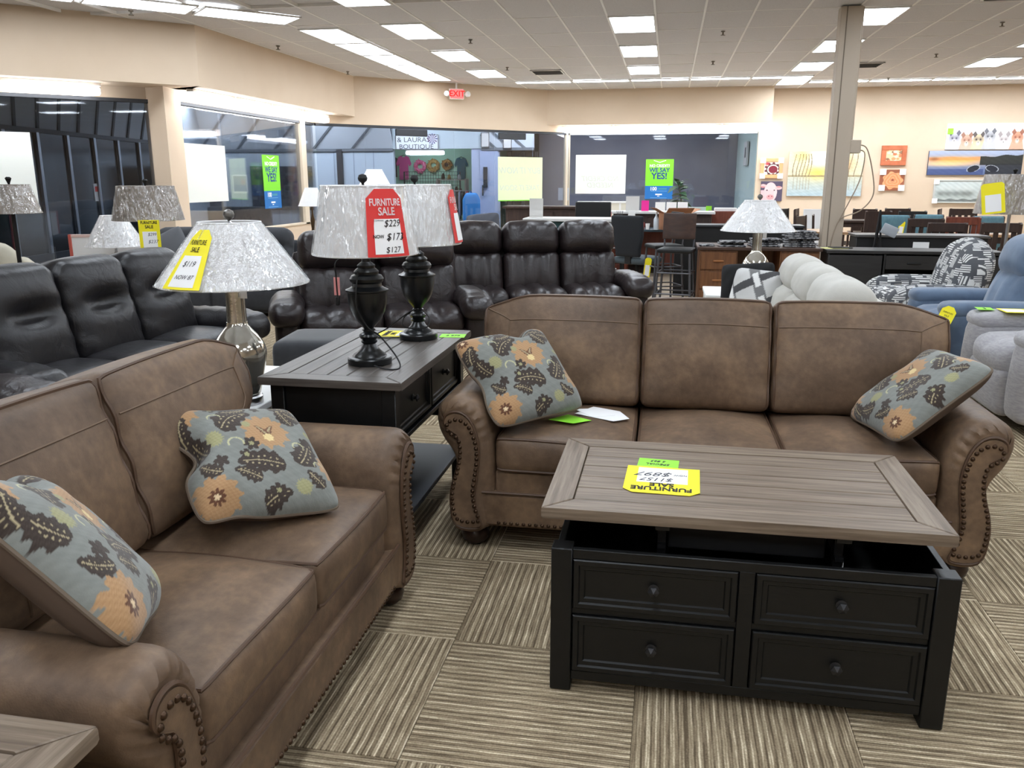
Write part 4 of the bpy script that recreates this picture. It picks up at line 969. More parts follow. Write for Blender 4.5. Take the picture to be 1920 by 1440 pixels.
pillow('black_pillow', 'plain black square pillow behind the geometric pillow on the pale sofa', .41, .07, frame((.60, 6.43, .71), (.93, -.3, .10), (-.3, -.85, .35)), None, mat('black_cloth', (16, 16, 18), .9), None, None, n=40, seedv=1.1, front_m=mat('black_cloth', (16, 16, 18), .9))

# patterned swivel chair
def glyph_mat():
    m = mat('glyph_fabric', (72, 74, 78), .85); N = m.node_tree.nodes; L = m.node_tree.links; b = N['Principled BSDF']; tc = N.new('ShaderNodeTexCoord')
    mp = N.new('ShaderNodeMapping'); mp.inputs['Scale'].default_value = (1, 1, 1); L.new(tc.outputs['Object'], mp.inputs[0])
    v = N.new('ShaderNodeTexVoronoi'); v.distance = 'CHEBYCHEV'; v.inputs['Scale'].default_value = 13; L.new(mp.outputs[0], v.inputs['Vector'])
    w = N.new('ShaderNodeTexWave'); w.inputs['Scale'].default_value = 19; w.bands_direction = 'X'; w2 = N.new('ShaderNodeTexWave'); w2.inputs['Scale'].default_value = 17; w2.bands_direction = 'Z'
    L.new(mp.outputs[0], w.inputs['Vector']); L.new(mp.outputs[0], w2.inputs['Vector'])
    sp = N.new('ShaderNodeSeparateColor'); L.new(v.outputs['Color'], sp.inputs[0]); g = N.new('ShaderNodeMath'); g.operation = 'GREATER_THAN'; g.inputs[1].default_value = .5; L.new(sp.outputs[0], g.inputs[0])
    mx = N.new('ShaderNodeMix'); L.new(g.outputs[0], mx.inputs[0]); L.new(w.outputs['Fac'], mx.inputs[2]); L.new(w2.outputs['Fac'], mx.inputs[3])
    d = N.new('ShaderNodeMath'); d.operation = 'LESS_THAN'; d.inputs[1].default_value = .46; L.new(v.outputs['Distance'], d.inputs[0])
    r = N.new('ShaderNodeValToRGB'); r.color_ramp.interpolation = 'CONSTANT'; e = r.color_ramp.elements; e[0].color = lin4((78, 80, 84)); e[1].position = .42; e[1].color = lin4((214, 214, 212)); k = e.new(.24); k.color = lin4((128, 124, 118))
    m2 = N.new('ShaderNodeMath'); m2.operation = 'MULTIPLY'; L.new(mx.outputs[0], m2.inputs[0]); L.new(d.outputs[0], m2.inputs[1]); L.new(m2.outputs[0], r.inputs['Fac']); L.new(r.outputs['Color'], b.inputs['Base Color'])
    return m
M_glyph = glyph_mat()
pc = thing('patterned_armchair', 'grey and white glyph patterned armchair with a high rounded back', 'armchair', (2.42, 8.36, 0), -PI/2)
for s in (-1, 1):
    def dfr(o, k): o = o.copy(); o[:, 2] += .03*k[:, 1]*(k[:, 2] > 0)*0-.05*smooth01((-k[:, 1]-.5)/.5)*(k[:, 2] > 0); return o
    obj('arm', MB().cush(Cush((.10, .40, .26), .09, (.01, .02, .01), dfr, RT((s*.43, -.06, .33))), (8, 14, 10)), M_glyph, pc, angle=80)
obj('seat_cushion', MB().cush(Cush((.33, .36, .10), .07, (0, .02, .03), None, RT((0, -.10, .40))), (12, 12, 6)), M_glyph, pc, angle=80)
obj('front_rail', MB().cush(Cush((.34, .06, .13), .03, M=RT((0, -.36, .20))), (8, 4, 6)), M_glyph, pc, angle=80)
def dfk(o, k): o = o.copy(); o[:, 0] *= 1-.22*smooth01((k[:, 2]-.1)/.9)**2; o[:, 2] -= .07*k[:, 0]**2*smooth01(k[:, 2]); return o
obj('backrest', MB().cush(Cush((.40, .13, .36), .11, (.01, .05, .02), dfk, RT((0, .26, .62), (-.26, 0, 0))), (18, 8, 18)), M_glyph, pc, angle=80)
obj('swivel_base', MB().lathe([(.26, 0), (.27, .02), (.22, .05), (.10, .08)], 24), M_black, pc)
# blue and grey recliners in the same row
M_blue = mat('blue_microfibre', (100, 118, 140), .85, color2=(84, 100, 122), nscale=7, sheen=.35, bump=.1, bscale=14)
M_lgrey = mat('light_grey_chenille', (168, 166, 168), .9, color2=(150, 148, 152), nscale=26, stretch=(1, 1, 4), sheen=.25, bump=.15, bscale=80)
def soft_recliner(label, loc, m, H, tall=True, aw=.20):
    t = thing('recliner', label, 'recliner', loc, -PI/2)
    for s in (-1, 1):
        def dfr(o, k): o = o.copy(); o[:, 2] -= .03*smooth01((-k[:, 1]-.55)/.45)*(k[:, 2] > 0); o[:, 0] += .01*np.sin(o[:, 2]*9); return o
        a = obj('arm', MB().cush(Cush((aw/2, .42, .26), .06, (.012, .02, .01), dfr, RT((s*(.30+aw/2), -.04, .34))), (8, 14, 10)), m, t, angle=80)
        obj('arm_pad', MB().cush(Cush((aw/2+.018, .40, .055), .05, (.0, .02, .012), None, RT((s*(.30+aw/2), -.05, .575))), (8, 14, 6)), m, a, angle=80)
    def dsf(o, k): o = o.copy(); o[:, 2] -= .02*np.exp(-(k[:, 0]/.10)**2)*(k[:, 2] > 0); return o
    obj('seat_cushion', MB().cush(Cush((.295, .36, .11), .09, (0, .03, .03), dsf, RT((0, -.12, .41))), (14, 12, 8)), m, t, angle=80)
    obj('footrest', MB().cush(Cush((.29, .06, .15), .05, (0, .03, 0), None, RT((0, -.43, .22))), (10, 6, 8)), m, t, angle=80)
    obj('base', MB().box(-.46, .46, -.34, .38, .03, .12, .01), M_black, t)
    if tall:
        R = RT((0, .22, .72), (-.30, 0, 0))
        def dfl(o, k): o = o.copy(); g = np.exp(-((k[:, 0])/.10)**2)*np.exp(-((k[:, 2]+.1)/.6)**2)+np.exp(-((np.abs(k[:, 0])-.6)/.15)**2)*.5; o[:, 1] += .025*g*(k[:, 1] < 0); return o
        b = obj('backrest', MB().cush(Cush((.30, .11, .25), .09, (.01, .06, 0), dfl, R@RT((0, 0, -.13))), (16, 8, 14)), m, t, angle=80)
        obj('headrest', MB().cush(Cush((.305, .14, .17), .12, (.01, .04, .02), None, R@RT((0, -.01, .20))), (16, 8, 12)), m, b, angle=80)
        obj('back_shell', MB().cush(Cush((.34, .06, .36), .05, M=R@RT((0, .12, 0))), (8, 4, 8)), m, t, angle=80)
    return t
soft_recliner('dusty blue microfibre recliner between the glyph chair and the pale grey recliner', (2.46, 6.97, 0), M_blue, 1.0)
soft_recliner('pale grey chenille recliner at the end of the row behind the sofa arm', (2.53, 5.72, 0), M_lgrey, 1.0, aw=.24)
sale_tag('yellow tag clipped to the side of the blue recliner arm', Matrix.Translation((1.99, 6.44, .50))@RT(rot=(PI/2-.3, .3, -.5)), .10, .24, M_yellow, [('FURNITURE', 0, .3, .016, M_ink, 0, .8, 0), ('SALE', 0, .2, .02, M_ink, 0, .8, 0)])
p_ = atz(1893, 582, .645)
sale_tag('yellow furniture tag lying on the arm of the pale grey recliner', RT((p_.x+.06, p_.y-.02, .646), (0, 0, -PI/2)), .19, .24, M_yellow, [('FURNITURE', 0, .33, .03, M_ink, 0, .8, 0), ('SALE', 0, .2, .03, M_ink, 0, .8, 0)])
sale_tag('green note card on the arm of the pale grey recliner', RT((p_.x-.14, p_.y+.05, .646), (0, 0, -PI/2-.1)), .12, .10, M_green, [('SPECIAL', 0, 0, .02, M_inkg, .2, 1, 0)], clip=.001, panel=False, name='note_card')

# ================================================================== OTHER LAMPS
def floor_lamp(label, px, py_bot, Y, rb, rt, hs, m, pole_m, wrap=True, base=True, tagt=None):
    p = aty(px, py_bot, Y); z0 = p.z
    t = thing('floor_lamp', label, 'floor lamp', (p.x, Y, 0))
    obj('base', MB().lathe([(.14, 0), (.145, .008), (.14, .02), (.05, .03), (.018, .05)], 28), pole_m, t, angle=30)
    obj('pole', MB().lathe([(.017, .04), (.017, .5), (.024, .51), (.024, .54), (.015, .55), (.015, z0+.02)], 12), pole_m, t, angle=30)
    obj('harp', MB().tube([(0, 0, z0), (.04, 0, z0+.1), (0, 0, z0+hs+.03)], .003, 6), pole_m, t)
    shade(t, rb, z0, rt, z0+hs, m, wrap)
    obj('finial', MB().lathe([(.005, z0+hs), (.012, z0+hs+.02), (.022, z0+hs+.045), (.012, z0+hs+.055)], 12), M_black, t)
    return t
floor_lamp('floor lamp with a wrapped taupe shade and slim black pole beside the cream sofa', 24, 399, 5.35, .185, .125, .195, M_shadeg, M_blackm)
fl = floor_lamp('floor lamp with a wrapped grey tapered shade behind the black tufted sofa', 279, 412, 6.35, .275, .215, .27, M_shadeg, M_blackm)
p_ = aty(281, 441, 6.05)
sale_tag('yellow furniture sale tag hanging below the grey tapered lamp shade', Matrix.Translation(p_)@RT(rot=(PI/2, 0, .45)), .155, .235, M_yellow, [('FURNITURE', 0, .41, .030, M_ink, 0, .78, .0008), ('SALE', 0, .27, .034, M_ink, 0, .85, .0008), ('$299', .1, .02, .034, M_inkg, .3, .9, 0), ('$237', .12, -.22, .036, M_inkg, .3, 1, 0)], clip=.001)
floor_lamp('floor lamp with a wrapped beige shade standing behind the patterned armchair', 1893, 400, 8.9, .31, .25, .36, M_shadeg, M_chrome)
p_ = aty(1862, 372, 8.60)
sale_tag('yellow and white sale tag hanging on the beige wrapped lamp shade', Matrix.Translation(p_)@RT(rot=(PI/2, -.15, -.35)), .19, .28, M_yellow, [], clip=.02)
def table_lamp(label, px, py_bot, Y, rb, rt, hs, zt, m, foot_m, wrap=False, glow=False):
    p = aty(px, py_bot, Y); z0 = p.z; t = thing('table_lamp', label, 'lamp', (p.x, Y, zt))
    h = z0-zt
    obj('base', MB().lathe([(.07, 0), (.072, .015), (.03, .03), (.014, .05)], 20), foot_m, t, angle=30); obj('body', MB().lathe([(.012, .04), (.03, h*.25), (.022, h*.4), (.034, h*.6), (.012, h*.8), (.01, h+.03)], 16), foot_m, t, angle=60)
    shade(t, rb, h, rt, h+hs, m, wrap)
    return t
def block_table(label, x, y, w, d, h, m, name='side_table'):
    t = thing(name, label, 'table', (x, y, 0)); obj('table_top', MB().box(-w/2, w/2, -d/2, d/2, h-.035, h, .004), m, t)
    for sx in (-1, 1):
        for sy in (-1, 1): obj('leg', MB().box(sx*(w/2-.05)-.025, sx*(w/2-.05)+.025, sy*(d/2-.05)-.025, sy*(d/2-.05)+.025, 0, h-.035, .003), m, t)
    obj('apron', MB().box(-w/2+.03, w/2-.03, -d/2+.03, d/2-.03, h-.12, h-.035, .002), m, t); return t
M_wood = mat('walnut_brown', (70, 46, 34), .45, color2=(54, 34, 25), nscale=3, stretch=(1, 12, 12))
M_woodl = mat('oak_veneer', (122, 80, 46), .45, color2=(100, 62, 34), nscale=3, stretch=(14, 14, 1.2))
M_woodr = mat('red_mahogany', (122, 62, 44), .45, color2=(104, 50, 36), nscale=3, stretch=(12, 12, 1.5))
M_dwood = mat('dark_walnut', (60, 42, 34), .5, color2=(48, 32, 26), nscale=3, stretch=(10, 10, 1.2))
q = aty(222, 460, 7.4); block_table('dark side table under the white cone lamp behind the tufted sofa', q.x, 7.4, .55, .55, .62, M_wood)
table_lamp('table lamp with a wrapped white cone shade behind the black tufted sofa', 217, 461, 7.4, .27, .11, .29, .62, M_shade, M_chrome, True)
q = aty(588, 388, 11.5); block_table('dark side table carrying the small brass lamp near the window mullion', q.x, 11.5, .5, .5, .60, M_wood)
table_lamp('small brass table lamp with a white cone shade near the window mullion', 585, 386, 11.5, .19, .09, .25, .60, M_shade, M_bronze)
q = aty(703, 352, 12.0); block_table('dark side table carrying the white lamp behind the urn lamps', q.x, 12.0, .5, .5, .60, M_wood)
table_lamp('white cone shade lamp peeking over the urn lamp shades', 703, 352, 12.0, .25, .11, .26, .60, M_shade, M_bronze)

# ================================================================== FAR LEFT GROUP
M_cr = mat('cream_fabric', (196, 190, 172), .9, color2=(186, 180, 162), nscale=6)
recliner('cream_sofa', 'cream fabric sofa partly behind the slim black floor lamp', 1, .8, .2, (-6.12, 6.62, 0), -PI*.25, M_cr, 'step', H=.90, AH=.56)
bd = thing('white_board', 'white display board in a red frame standing behind the tufted sofa', 'board', (-5.55, 7.75, 0), math.radians(14))
obj('panel', MB().box(-.42, .42, -.012, .012, .05, .93, .002), M_paper, bd)
f = MB(); 
for nm, b_ in (('frame_side', (-.45, -.42)), ('frame_side', (.42, .45))): obj(nm, MB().box(b_[0], b_[1], -.02, .02, .03, .96, .003), mat('red_frame', (196, 92, 80), .6), bd)
for z in (.03, .93): obj('frame_rail', MB().box(-.42, .42, -.02, .02, z, z+.03, .003), mat('pale_rail', (226, 196, 188), .6), bd)
M_dg = mat('dark_grey_cloth', (60, 62, 66), .9, color2=(52, 54, 58), nscale=10)
dc = recliner('dark_couch', 'charcoal fabric couch under the corner pier by the window', 2, .8, .2, (-5.05, 8.95, 0), math.radians(8), M_dg, 'step', H=.93, AH=.6)
pillow('grey_pillow', 'grey corner pillow on the charcoal couch by the window', .45, .07, frame((-5.52, 8.66, .74), (.8, .12, .55), (.12, -.86, .48)), None, M_dg, None, None, n=30, front_m=mat('mid_grey_cloth', (92, 94, 98), .9))
dc2 = recliner('dark_couch', 'charcoal fabric couch with a fat pillow behind the dark leather sofa', 2, .8, .2, (-3.1, 10.9, 0), math.radians(-4), M_dg, 'step', H=.93, AH=.6)
pillow('grey_pillow', 'fat slate pillow on the couch behind the dark leather sofa', .45, .09, frame((-2.35, 10.75, .88), (.95, .1, .14), (.1, -.8, .5)), None, M_dg, None, None, n=30, front_m=mat('slate_cloth', (70, 72, 80), .8))
# ================================================================== OFFICE CORNER
def pedestal_desk(name, label, loc, w, d, h, m, top_m, rz=0, drawers=3, mk=M_bronze, left=True, right=True, cat='desk'):
    t = thing(name, label, cat, loc, rz)
    obj('desk_top', MB().box(-w/2, w/2, 0, d, h-.035, h, .005), top_m, t)
    pw = min(.42, w*.31)
    for s, on in ((-1, left), (1, right)):
        if not on: continue
        x = s*(w/2-.03-pw/2); obj('pedestal', MB().box(x-pw/2, x+pw/2, .03, d-.03, .0, h-.035, .003), m, t)
        hh = (h-.10)/drawers
        for k in range(drawers):
            z = .055+hh*(k+.5); dr = obj('drawer', MB().box(x-pw/2+.015, x+pw/2-.015, .012, .034, z-hh/2+.012, z+hh/2-.012, .004), m, t)
            obj('handle', MB().cush(Cush((.06, .012, .012), .011, M=RT((x, .004, z))), (6, 3, 3)), mk, dr)
    obj('modesty_panel', MB().box(-w/2+.05, w/2-.05, d-.08, d-.06, .15, h-.04), m, t)
    return t
M_honey = mat('honey_handle', (150, 96, 52), .4)
pedestal_desk('teacher_desk', 'oak veneer pedestal desk piled with newspapers in front of the beige column', (1.02, 9.78, 0), 1.36, .75, .76, M_woodl, M_wood, drawers=3, mk=M_honey)
# newspapers
M_news = mat('newsprint', (150, 150, 152), .8, color2=(40, 40, 44), nscale=30, ncon=(.45, .55))
rng = random.Random(3)
def stack(x, y, z, n, w, d, lab, grp):
    for k in range(n):
        t = thing('newspaper', lab, 'newspaper', (x+rng.uniform(-.02, .02), y+rng.uniform(-.05, .05), z+k*.0225), rng.uniform(-.16, .16), grp)
        obj('folded_sheets', MB().cush(Cush((w/2, d/2, .009), .006, (0, 0, .002), lambda o, kk: o, RT((0, 0, .009))), (8, 6, 2)), M_news, t, angle=80)
stack(1.49, 10.05, .761, 8, .34, .26, 'folded newspaper in the tall pile on the oak desk', 'newspapers in the tall pile'); stack(1.10, 10.1, .761, 4, .32, .26, 'folded newspaper in the low pile behind the lamp on the oak desk', 'newspapers in the low pile'); stack(.73, 9.98, .761, 3, .29, .24, 'loose newspaper spread near the stool side of the oak desk', 'loose newspapers')
stack(.455, 10.0, .761, 1, .17, .22, 'single grey flyer on the corner of the oak desk', 'single flyer')
# black back counter behind the desk
bk = thing('black_counter', 'long black counter panel standing behind the oak desk', 'counter', (.95, 11.3, 0)); obj('body', MB().box(-.85, .75, 0, .4, 0, .90, .004), M_black, bk); obj('ledge', MB().box(-.87, .77, -.02, .42, .90, .93, .004), mat('charcoal_laminate', (38, 40, 44), .4), bk)
# bar stools
def bar_stool(label, x, y, rz, seat_m, back_m, leg_m, sz=.70, bh=.40):
    t = thing('bar_stool', label, 'stool', (x, y, 0), rz)
    obj('seat', MB().cush(Cush((.20, .19, .025), .02, (0, 0, .005), None, RT((0, 0, sz))), (8, 8, 3)), seat_m, t)
    def dfb(o, k): o = o.copy(); o[:, 1] += .05*k[:, 0]**2*-1; return o
    obj('backrest', MB().cush(Cush((.19, .012, bh/2-.05), .01, (0, 0, 0), dfb, RT((0, .19, sz+.06+bh/2), (-.12, 0, 0))), (10, 2, 8)), back_m, t)
    for sx in (-1, 1):
        obj('back_post', MB().cyl((sx*.17, .17, sz), (sx*.17, .205, sz+bh*.6), .011, 8), leg_m, t)
        for sy in (-1, 1): obj('leg', MB().cyl((sx*.17, sy*.16, sz-.01), (sx*.21, sy*.20, 0), .014, 8), leg_m, t)
    for z, k in ((.22, 1.13), (.46, 1.06)):
        for a, b in (((-1, -1), (1, -1)), ((1, -1), (1, 1)), ((1, 1), (-1, 1)), ((-1, 1), (-1, -1))): obj('stretcher', MB().cyl((a[0]*.185*k*.98, a[1]*.175*k*.98, z), (b[0]*.185*k*.98, b[1]*.175*k*.98, z), .009, 7), leg_m, t)
    return t
M_gun = mat('gunmetal', (92, 92, 96), .45, metal=.7)
q = atz(1242, 458, .72); bar_stool('black bar stool with gunmetal legs and a yellow tag beside the office chair', q.x+.02, q.y, -1.2, M_black, M_black, M_gun)
sale_tag('small yellow tag hanging from the black bar stool', Matrix.Translation((q.x-.17, q.y-.10, .44))@RT(rot=(PI/2, .1, 0)), .08, .24, M_yellow, [], clip=.02)
q = atz(1292, 462, .72); bar_stool('bar stool with a curved dark wood back against the oak desk', q.x-.15, q.y-.45, PI*.95+PI, M_black, M_wood, M_gun, sz=.71)
# office chair
q = atz(1180, 478, .48); q.y -= .45; q.x += .03; oc = thing('office_chair', 'black swivel office chair with a tapered back near the reclining sofa', 'office chair', (q.x+.1, q.y, 0), math.radians(150))
M_oc = mat('black_upholstery', (28, 31, 36), .85)
obj('seat', MB().cush(Cush((.25, .24, .045), .04, (0, 0, .015), None, RT((0, 0, .46))), (10, 10, 4)), mat('slate_upholstery', (74, 84, 90), .85), oc, angle=80)
def dob(o, k): o = o.copy(); o[:, 0] *= .78+.22*smooth01((k[:, 2]+.75)/.9); return o
obj('backrest', MB().cush(Cush((.24, .035, .27), .03, (0, .01, 0), dob, RT((0, .26, .78), (-.1, 0, 0))), (12, 4, 12)), M_oc, oc, angle=80)
obj('back_bracket', MB().box(-.05, .05, .20, .25, .42, .62, .008), M_black, oc); obj('gas_column', MB().cyl((0, 0, .08), (0, 0, .43), .025), M_black, oc)
for k in range(5):
    a = k*2*PI/5; obj('base_spoke', MB().cyl((0, 0, .10), (.28*math.cos(a), .28*math.sin(a), .07), .022, 8, r2=.014), M_black, oc); obj('caster', MB().lathe([(.012, -.012), (.03, -.010), (.03, .010), (.012, .012)], 12, RT((.28*math.cos(a), .28*math.sin(a), .03), (PI/2, 0, a))), M_black, oc)
# reception desk with red wood drawers, teal-edged tops and white ledge
M_teal = mat('teal_laminate', (40, 74, 78), .35, color2=(30, 60, 64), nscale=20)
M_wl = mat('white_laminate', (220, 220, 218), .4)
q = atz(1150, 430, .75); rd = pedestal_desk('reception_desk', 'mahogany reception desk with slate blue top behind the office chair', (q.x+.72, q.y, 0), 1.9, .7, .75, M_woodr, mat('slate_top', (44, 60, 70), .35), drawers=4, mk=M_chrome, right=False)
def ledge_counter(name, label, xa, xb, Y, h, d, m, top_m, cat='counter'):
    t = thing(name, label, cat, ((xa+xb)/2, Y, 0)); w = xb-xa
    obj('body', MB().box(-w/2, w/2, 0, d, 0, h-.04, .004), m, t); obj('counter_top', MB().box(-w/2-.05, w/2+.05, -.06, d+.06, h-.04, h, .005), top_m, t)
    for k in range(3): obj('panel', MB().box(-w/2+w*k/3+.03, -w/2+w*(k+1)/3-.03, -.012, .0, .1, h-.1, .004), m, t)
    return t
a = atz(988, 409, .98); ledge_counter('checkout_counter', 'teal fronted checkout counter with a white ledge behind the leather sofa', a.x, a.x+1.15, a.y, .98, .5, M_teal, M_wl)
a = aty(1150, 400, 14.05); b = aty(1335, 400, 14.05); ledge_counter('back_counter', 'dark wood counter with a long white ledge behind the reception desk', a.x, b.x, 14.05, 1.0, .35, M_dwood, M_wl)
a = aty(948, 386, 15.4); b = aty(1088, 386, 15.4); ledge_counter('podium_counter', 'dark walnut counter with an overhanging top near the angled window', a.x, b.x, 15.4, 1.03, .5, M_dwood, M_dwood)
# cabinets in front of window: cream sideboard
a = aty(1083, 376, 17.6); b = aty(1190, 376, 17.6); t = thing('cream_divider', 'low cream panelled divider standing near the back window', 'divider', ((a.x+b.x)/2, 17.6, 0)); w = (b.x-a.x)
obj('panel', MB().box(-w/2, w/2, -.015, .015, .0, 1.03, .002), mat('cream_board', (226, 222, 206), .6), t); obj('top_rail', MB().box(-w/2, w/2, -.03, .03, 1.03, 1.07, .004), M_white, t)
for k in range(5): obj('stile', MB().box(-w/2+w*k/4-.02, -w/2+w*k/4+.02, -.025, .025, 0, 1.03, .003), M_white, t)
# cards, signs and clutter on the counters
def card(label, x0, y0, x1, y1, Y, m, zb, name='sign_card', cat='sign', th=.01):
    p, r = aty(x0, y0, Y), aty(x1, y1, Y); t = thing(name, label, cat, ((p.x+r.x)/2, Y, zb)); w = r.x-p.x; h = p.z-zb
    obj('card', MB().box(-w/2, w/2, -th/2, th/2, 0, h, .002), m, t); obj('foot', MB().box(-w/2, w/2, -.05, .05, 0, .008, .001), m, t); return t
M_lgc = mat('pale_grey_card', (206, 204, 200), .7)
M_pink = mat('magenta_card', (232, 40, 150), .6)
p_ = card('tall pale sign card standing on the teal checkout counter', 993, 372, 1018, 409, atz(988, 409, .98).y+.2, M_lgc, .981)
card('tall pale sign card on the white ledge beside the magenta card', 1174, 368, 1198, 401, 14.2, M_lgc, 1.001); card('white cylinder-like roll card standing on the reception desk', 1178, 395, 1190, 429, 13.3, M_white, .751)
card('small magenta card on the white ledge', 1203, 376, 1216, 401, 14.2, M_pink, 1.001)
p = aty(1265, 425, 12.7)
bx = thing('cardboard_box', 'open brown cardboard box with raised flaps on the reception desk', 'box', (p.x, 13.35, .751), .3)
M_card = mat('cardboard', (178, 126, 92), .85)
for i_, (x, y, sx, sy) in enumerate(((-.2, 0, .004, .17), (.2, 0, .004, .17), (0, -.17, .2, .004), (0, .17, .2, .004))): obj('side', MB().box(x-sx, x+sx, y-sy, y+sy, 0, .25), M_card, bx)
obj('bottom', MB().box(-.2, .2, -.17, .17, 0, .004), M_card, bx)
obj('flap', MB().box(-.2, .2, -.18, 0, -.002, .002, M=RT((0, -.17, .25), (-.5, 0, 0))), M_card, bx); obj('flap', MB().box(0, .17, -.17, .17, -.002, .002, M=RT((.2, 0, .25), (0, -.4, 0))), M_card, bx); obj('flap', MB().box(-.17, 0, -.17, .17, -.002, .002, M=RT((-.2, 0, .25), (0, .5, 0))), M_card, bx)
sp = thing('spray_bottle', 'small red topped squeeze bottle on the reception desk', 'bottle', (aty(1204, 428, 13.3).x, 13.3, .751)); obj('bottle', MB().lathe([(.03, 0), (.032, .01), (.032, .1), (.012, .13)], 14), mat('red_plastic', (226, 90, 80), .4), sp); obj('cap', MB().lathe([(.012, .13), (.012, .15), (.004, .19)], 10), M_white, sp)
cp = thing('paper_cup', 'small white paper cup beside the squeeze bottle', 'cup', (aty(1214, 428, 13.3).x, 13.3, .751)); obj('cup', MB().lathe([(.026, 0), (.036, .09), (.034, .09), (.024, .004)], 14), M_white, cp)
b2 = thing('clear_bottle', 'clear plastic bottle left of the cardboard box', 'bottle', (aty(1230, 428, 13.25).x, 13.25, .751)); obj('bottle', MB().lathe([(.04, 0), (.042, .01), (.042, .16), (.015, .21), (.015, .24)], 14), mat('milky_plastic', (190, 200, 208), .2, coat=.5), b2); obj('cap', MB().lathe([(.018, .24), (.018, .27)], 10), M_white, b2)
oh = thing('desk_organizer', 'black mesh organizer with red folder on the reception desk', 'organizer', (aty(1152, 428, 13.3).x+.02, 13.35, .751)); obj('tray', MB().box(-.14, .14, -.1, .1, 0, .08, .004), M_black, oh); obj('folder', MB().box(-.1, -.08, -.09, .09, .01, .26), M_red, oh); obj('cup', MB().lathe([(.04, .0), (.045, .15)], 14, RT((.05, 0, .05))), M_black, oh)
for k in range(4): obj('pen', MB().cyl((.05+.01*k-.015, 0, .1), (.03+.03*k-.02, .0, .28), .005, 5), M_inkg, oh)
mo = thing('monitor_back', 'black monitor seen from behind on the checkout counter', 'monitor', (aty(1112, 402, 12.72).x, 12.70, .75), math.radians(-8))
obj('screen_shell', MB().box(-.27, .27, -.02, .03, .12, .43, .012), M_black, mo); obj('stand', MB().box(-.03, .03, .0, .04, 0, .2, .004), M_black, mo); obj('foot', MB().box(-.12, .12, -.08, .1, 0, .012, .004), M_black, mo)
tb2 = thing('workstation_table', 'plain dark table holding the black monitor', 'table', (aty(1112, 402, 12.72).x, 12.72, 0)); obj('table_top', MB().box(-.55, .5, -.25, .35, .72, .75, .004), M_black, tb2)
for sx in (-.5, .45):
    for sy in (-.2, .3): obj('leg', MB().box(sx-.02, sx+.02, sy-.02, sy+.02, 0, .72), M_black, tb2)
# potted plant
pp = aty(1275, 386, 18.3); pl_ = thing('potted_plant', 'leafy green plant in a dark pot on a stand by the back window', 'plant', (pp.x, 18.3, 0))
obj('stand', MB().lathe([(.16, 0), (.15, .02), (.05, .04), (.05, .6), (.17, .64), (.17, .66)], 18), M_black, pl_); obj('pot', MB().lathe([(.11, .66), (.16, .9), (.15, .9), (.14, .85)], 18), mat('dark_pot', (50, 44, 40), .6), pl_)
M_leaf = mat('leaf_green', (62, 96, 66), .5, color2=(44, 76, 50), nscale=8); obj('stem', MB().tube([(0, 0, .84), (.02, .0, 1.1), (-.05, 0, 1.42)], .014, 6), mat('stem_brown', (80, 70, 50), .7), pl_)
lr = random.Random(5); leafme = MB()
L_ = .2; leafme.loft([[(-.002, 0, 0), (.002, 0, 0), (.002, 0, .002), (-.002, 0, .002)], [(-.05, .06, .015), (.05, .06, .015), (.05, .06, .018), (-.05, .06, .018)], [(-.045, .13, .012), (.045, .13, .012), (.045, .13, .015), (-.045, .13, .015)], [(-.003, .22, -.02), (.003, .22, -.02), (.003, .22, -.018), (-.003, .22, -.018)]])
lm_ = leafme.mesh('leaf', M_leaf)
for k in range(34):
    z = lr.uniform(.95, 1.48); a = lr.uniform(0, 2*PI); o = link('leaf', lm_, pl_, (-.05*(z-1)+.10*math.cos(a)*lr.random(), .08*math.sin(a)*lr.random(), z), (lr.uniform(-.5, .7), lr.uniform(-.4, .4), a)); o.scale = (lr.uniform(.8, 1.35),)*3
# pictures and boards leaning below the window
def leanboard(label, x0, y0, x1, y1, Y, m, name='leaning_panel', cat='panel'):
    p, r = aty(x0, y0, Y), aty(x1, y1, Y); w = r.x-p.x; h = p.z; t = thing(name, label, cat, ((p.x+r.x)/2, Y, 0)); obj('panel', MB().box(-w/2, w/2, -.015, .015, .02, h, .003), m, t); obj('base', MB().box(-w/2, w/2, -.12, .12, 0, .02, .003), M_black, t); return t
for k in range(3): leanboard('white canvas panel of a three part tree picture under the window', 1229+21*k, 379, 1247+21*k, 395, 17.0, M_paper)['group'] = 'three part tree picture'
leanboard('pale mint glass board beside the magazine rack', 1291, 388, 1330, 414, 15.6, mat('mint_board', (196, 214, 212), .3)); 
lm2 = thing('lime_note', 'small lime note at the corner of the mint board', 'note', (aty(1329, 391, 15.55).x, 15.54, aty(1329, 397, 15.55).z)); obj('note', MB().box(-.05, .05, -.002, .002, 0, .1), M_green, lm2)
rc = thing('magazine_rack', 'red brown wooden cabinet with papers on top beside the lamp shade', 'cabinet', (aty(1360, 400, 14.7).x, 14.7, 0)); obj('carcass', MB().box(-.24, .24, -.16, .2, 0, .99, .005), M_woodr, rc); obj('paper_pile', MB().box(-.18, .18, -.1, .14, .99, 1.04, .004), M_paper, rc); obj('side_trim', MB().box(-.27, -.24, -.17, .2, 0, 1.0, .003), M_black, rc)
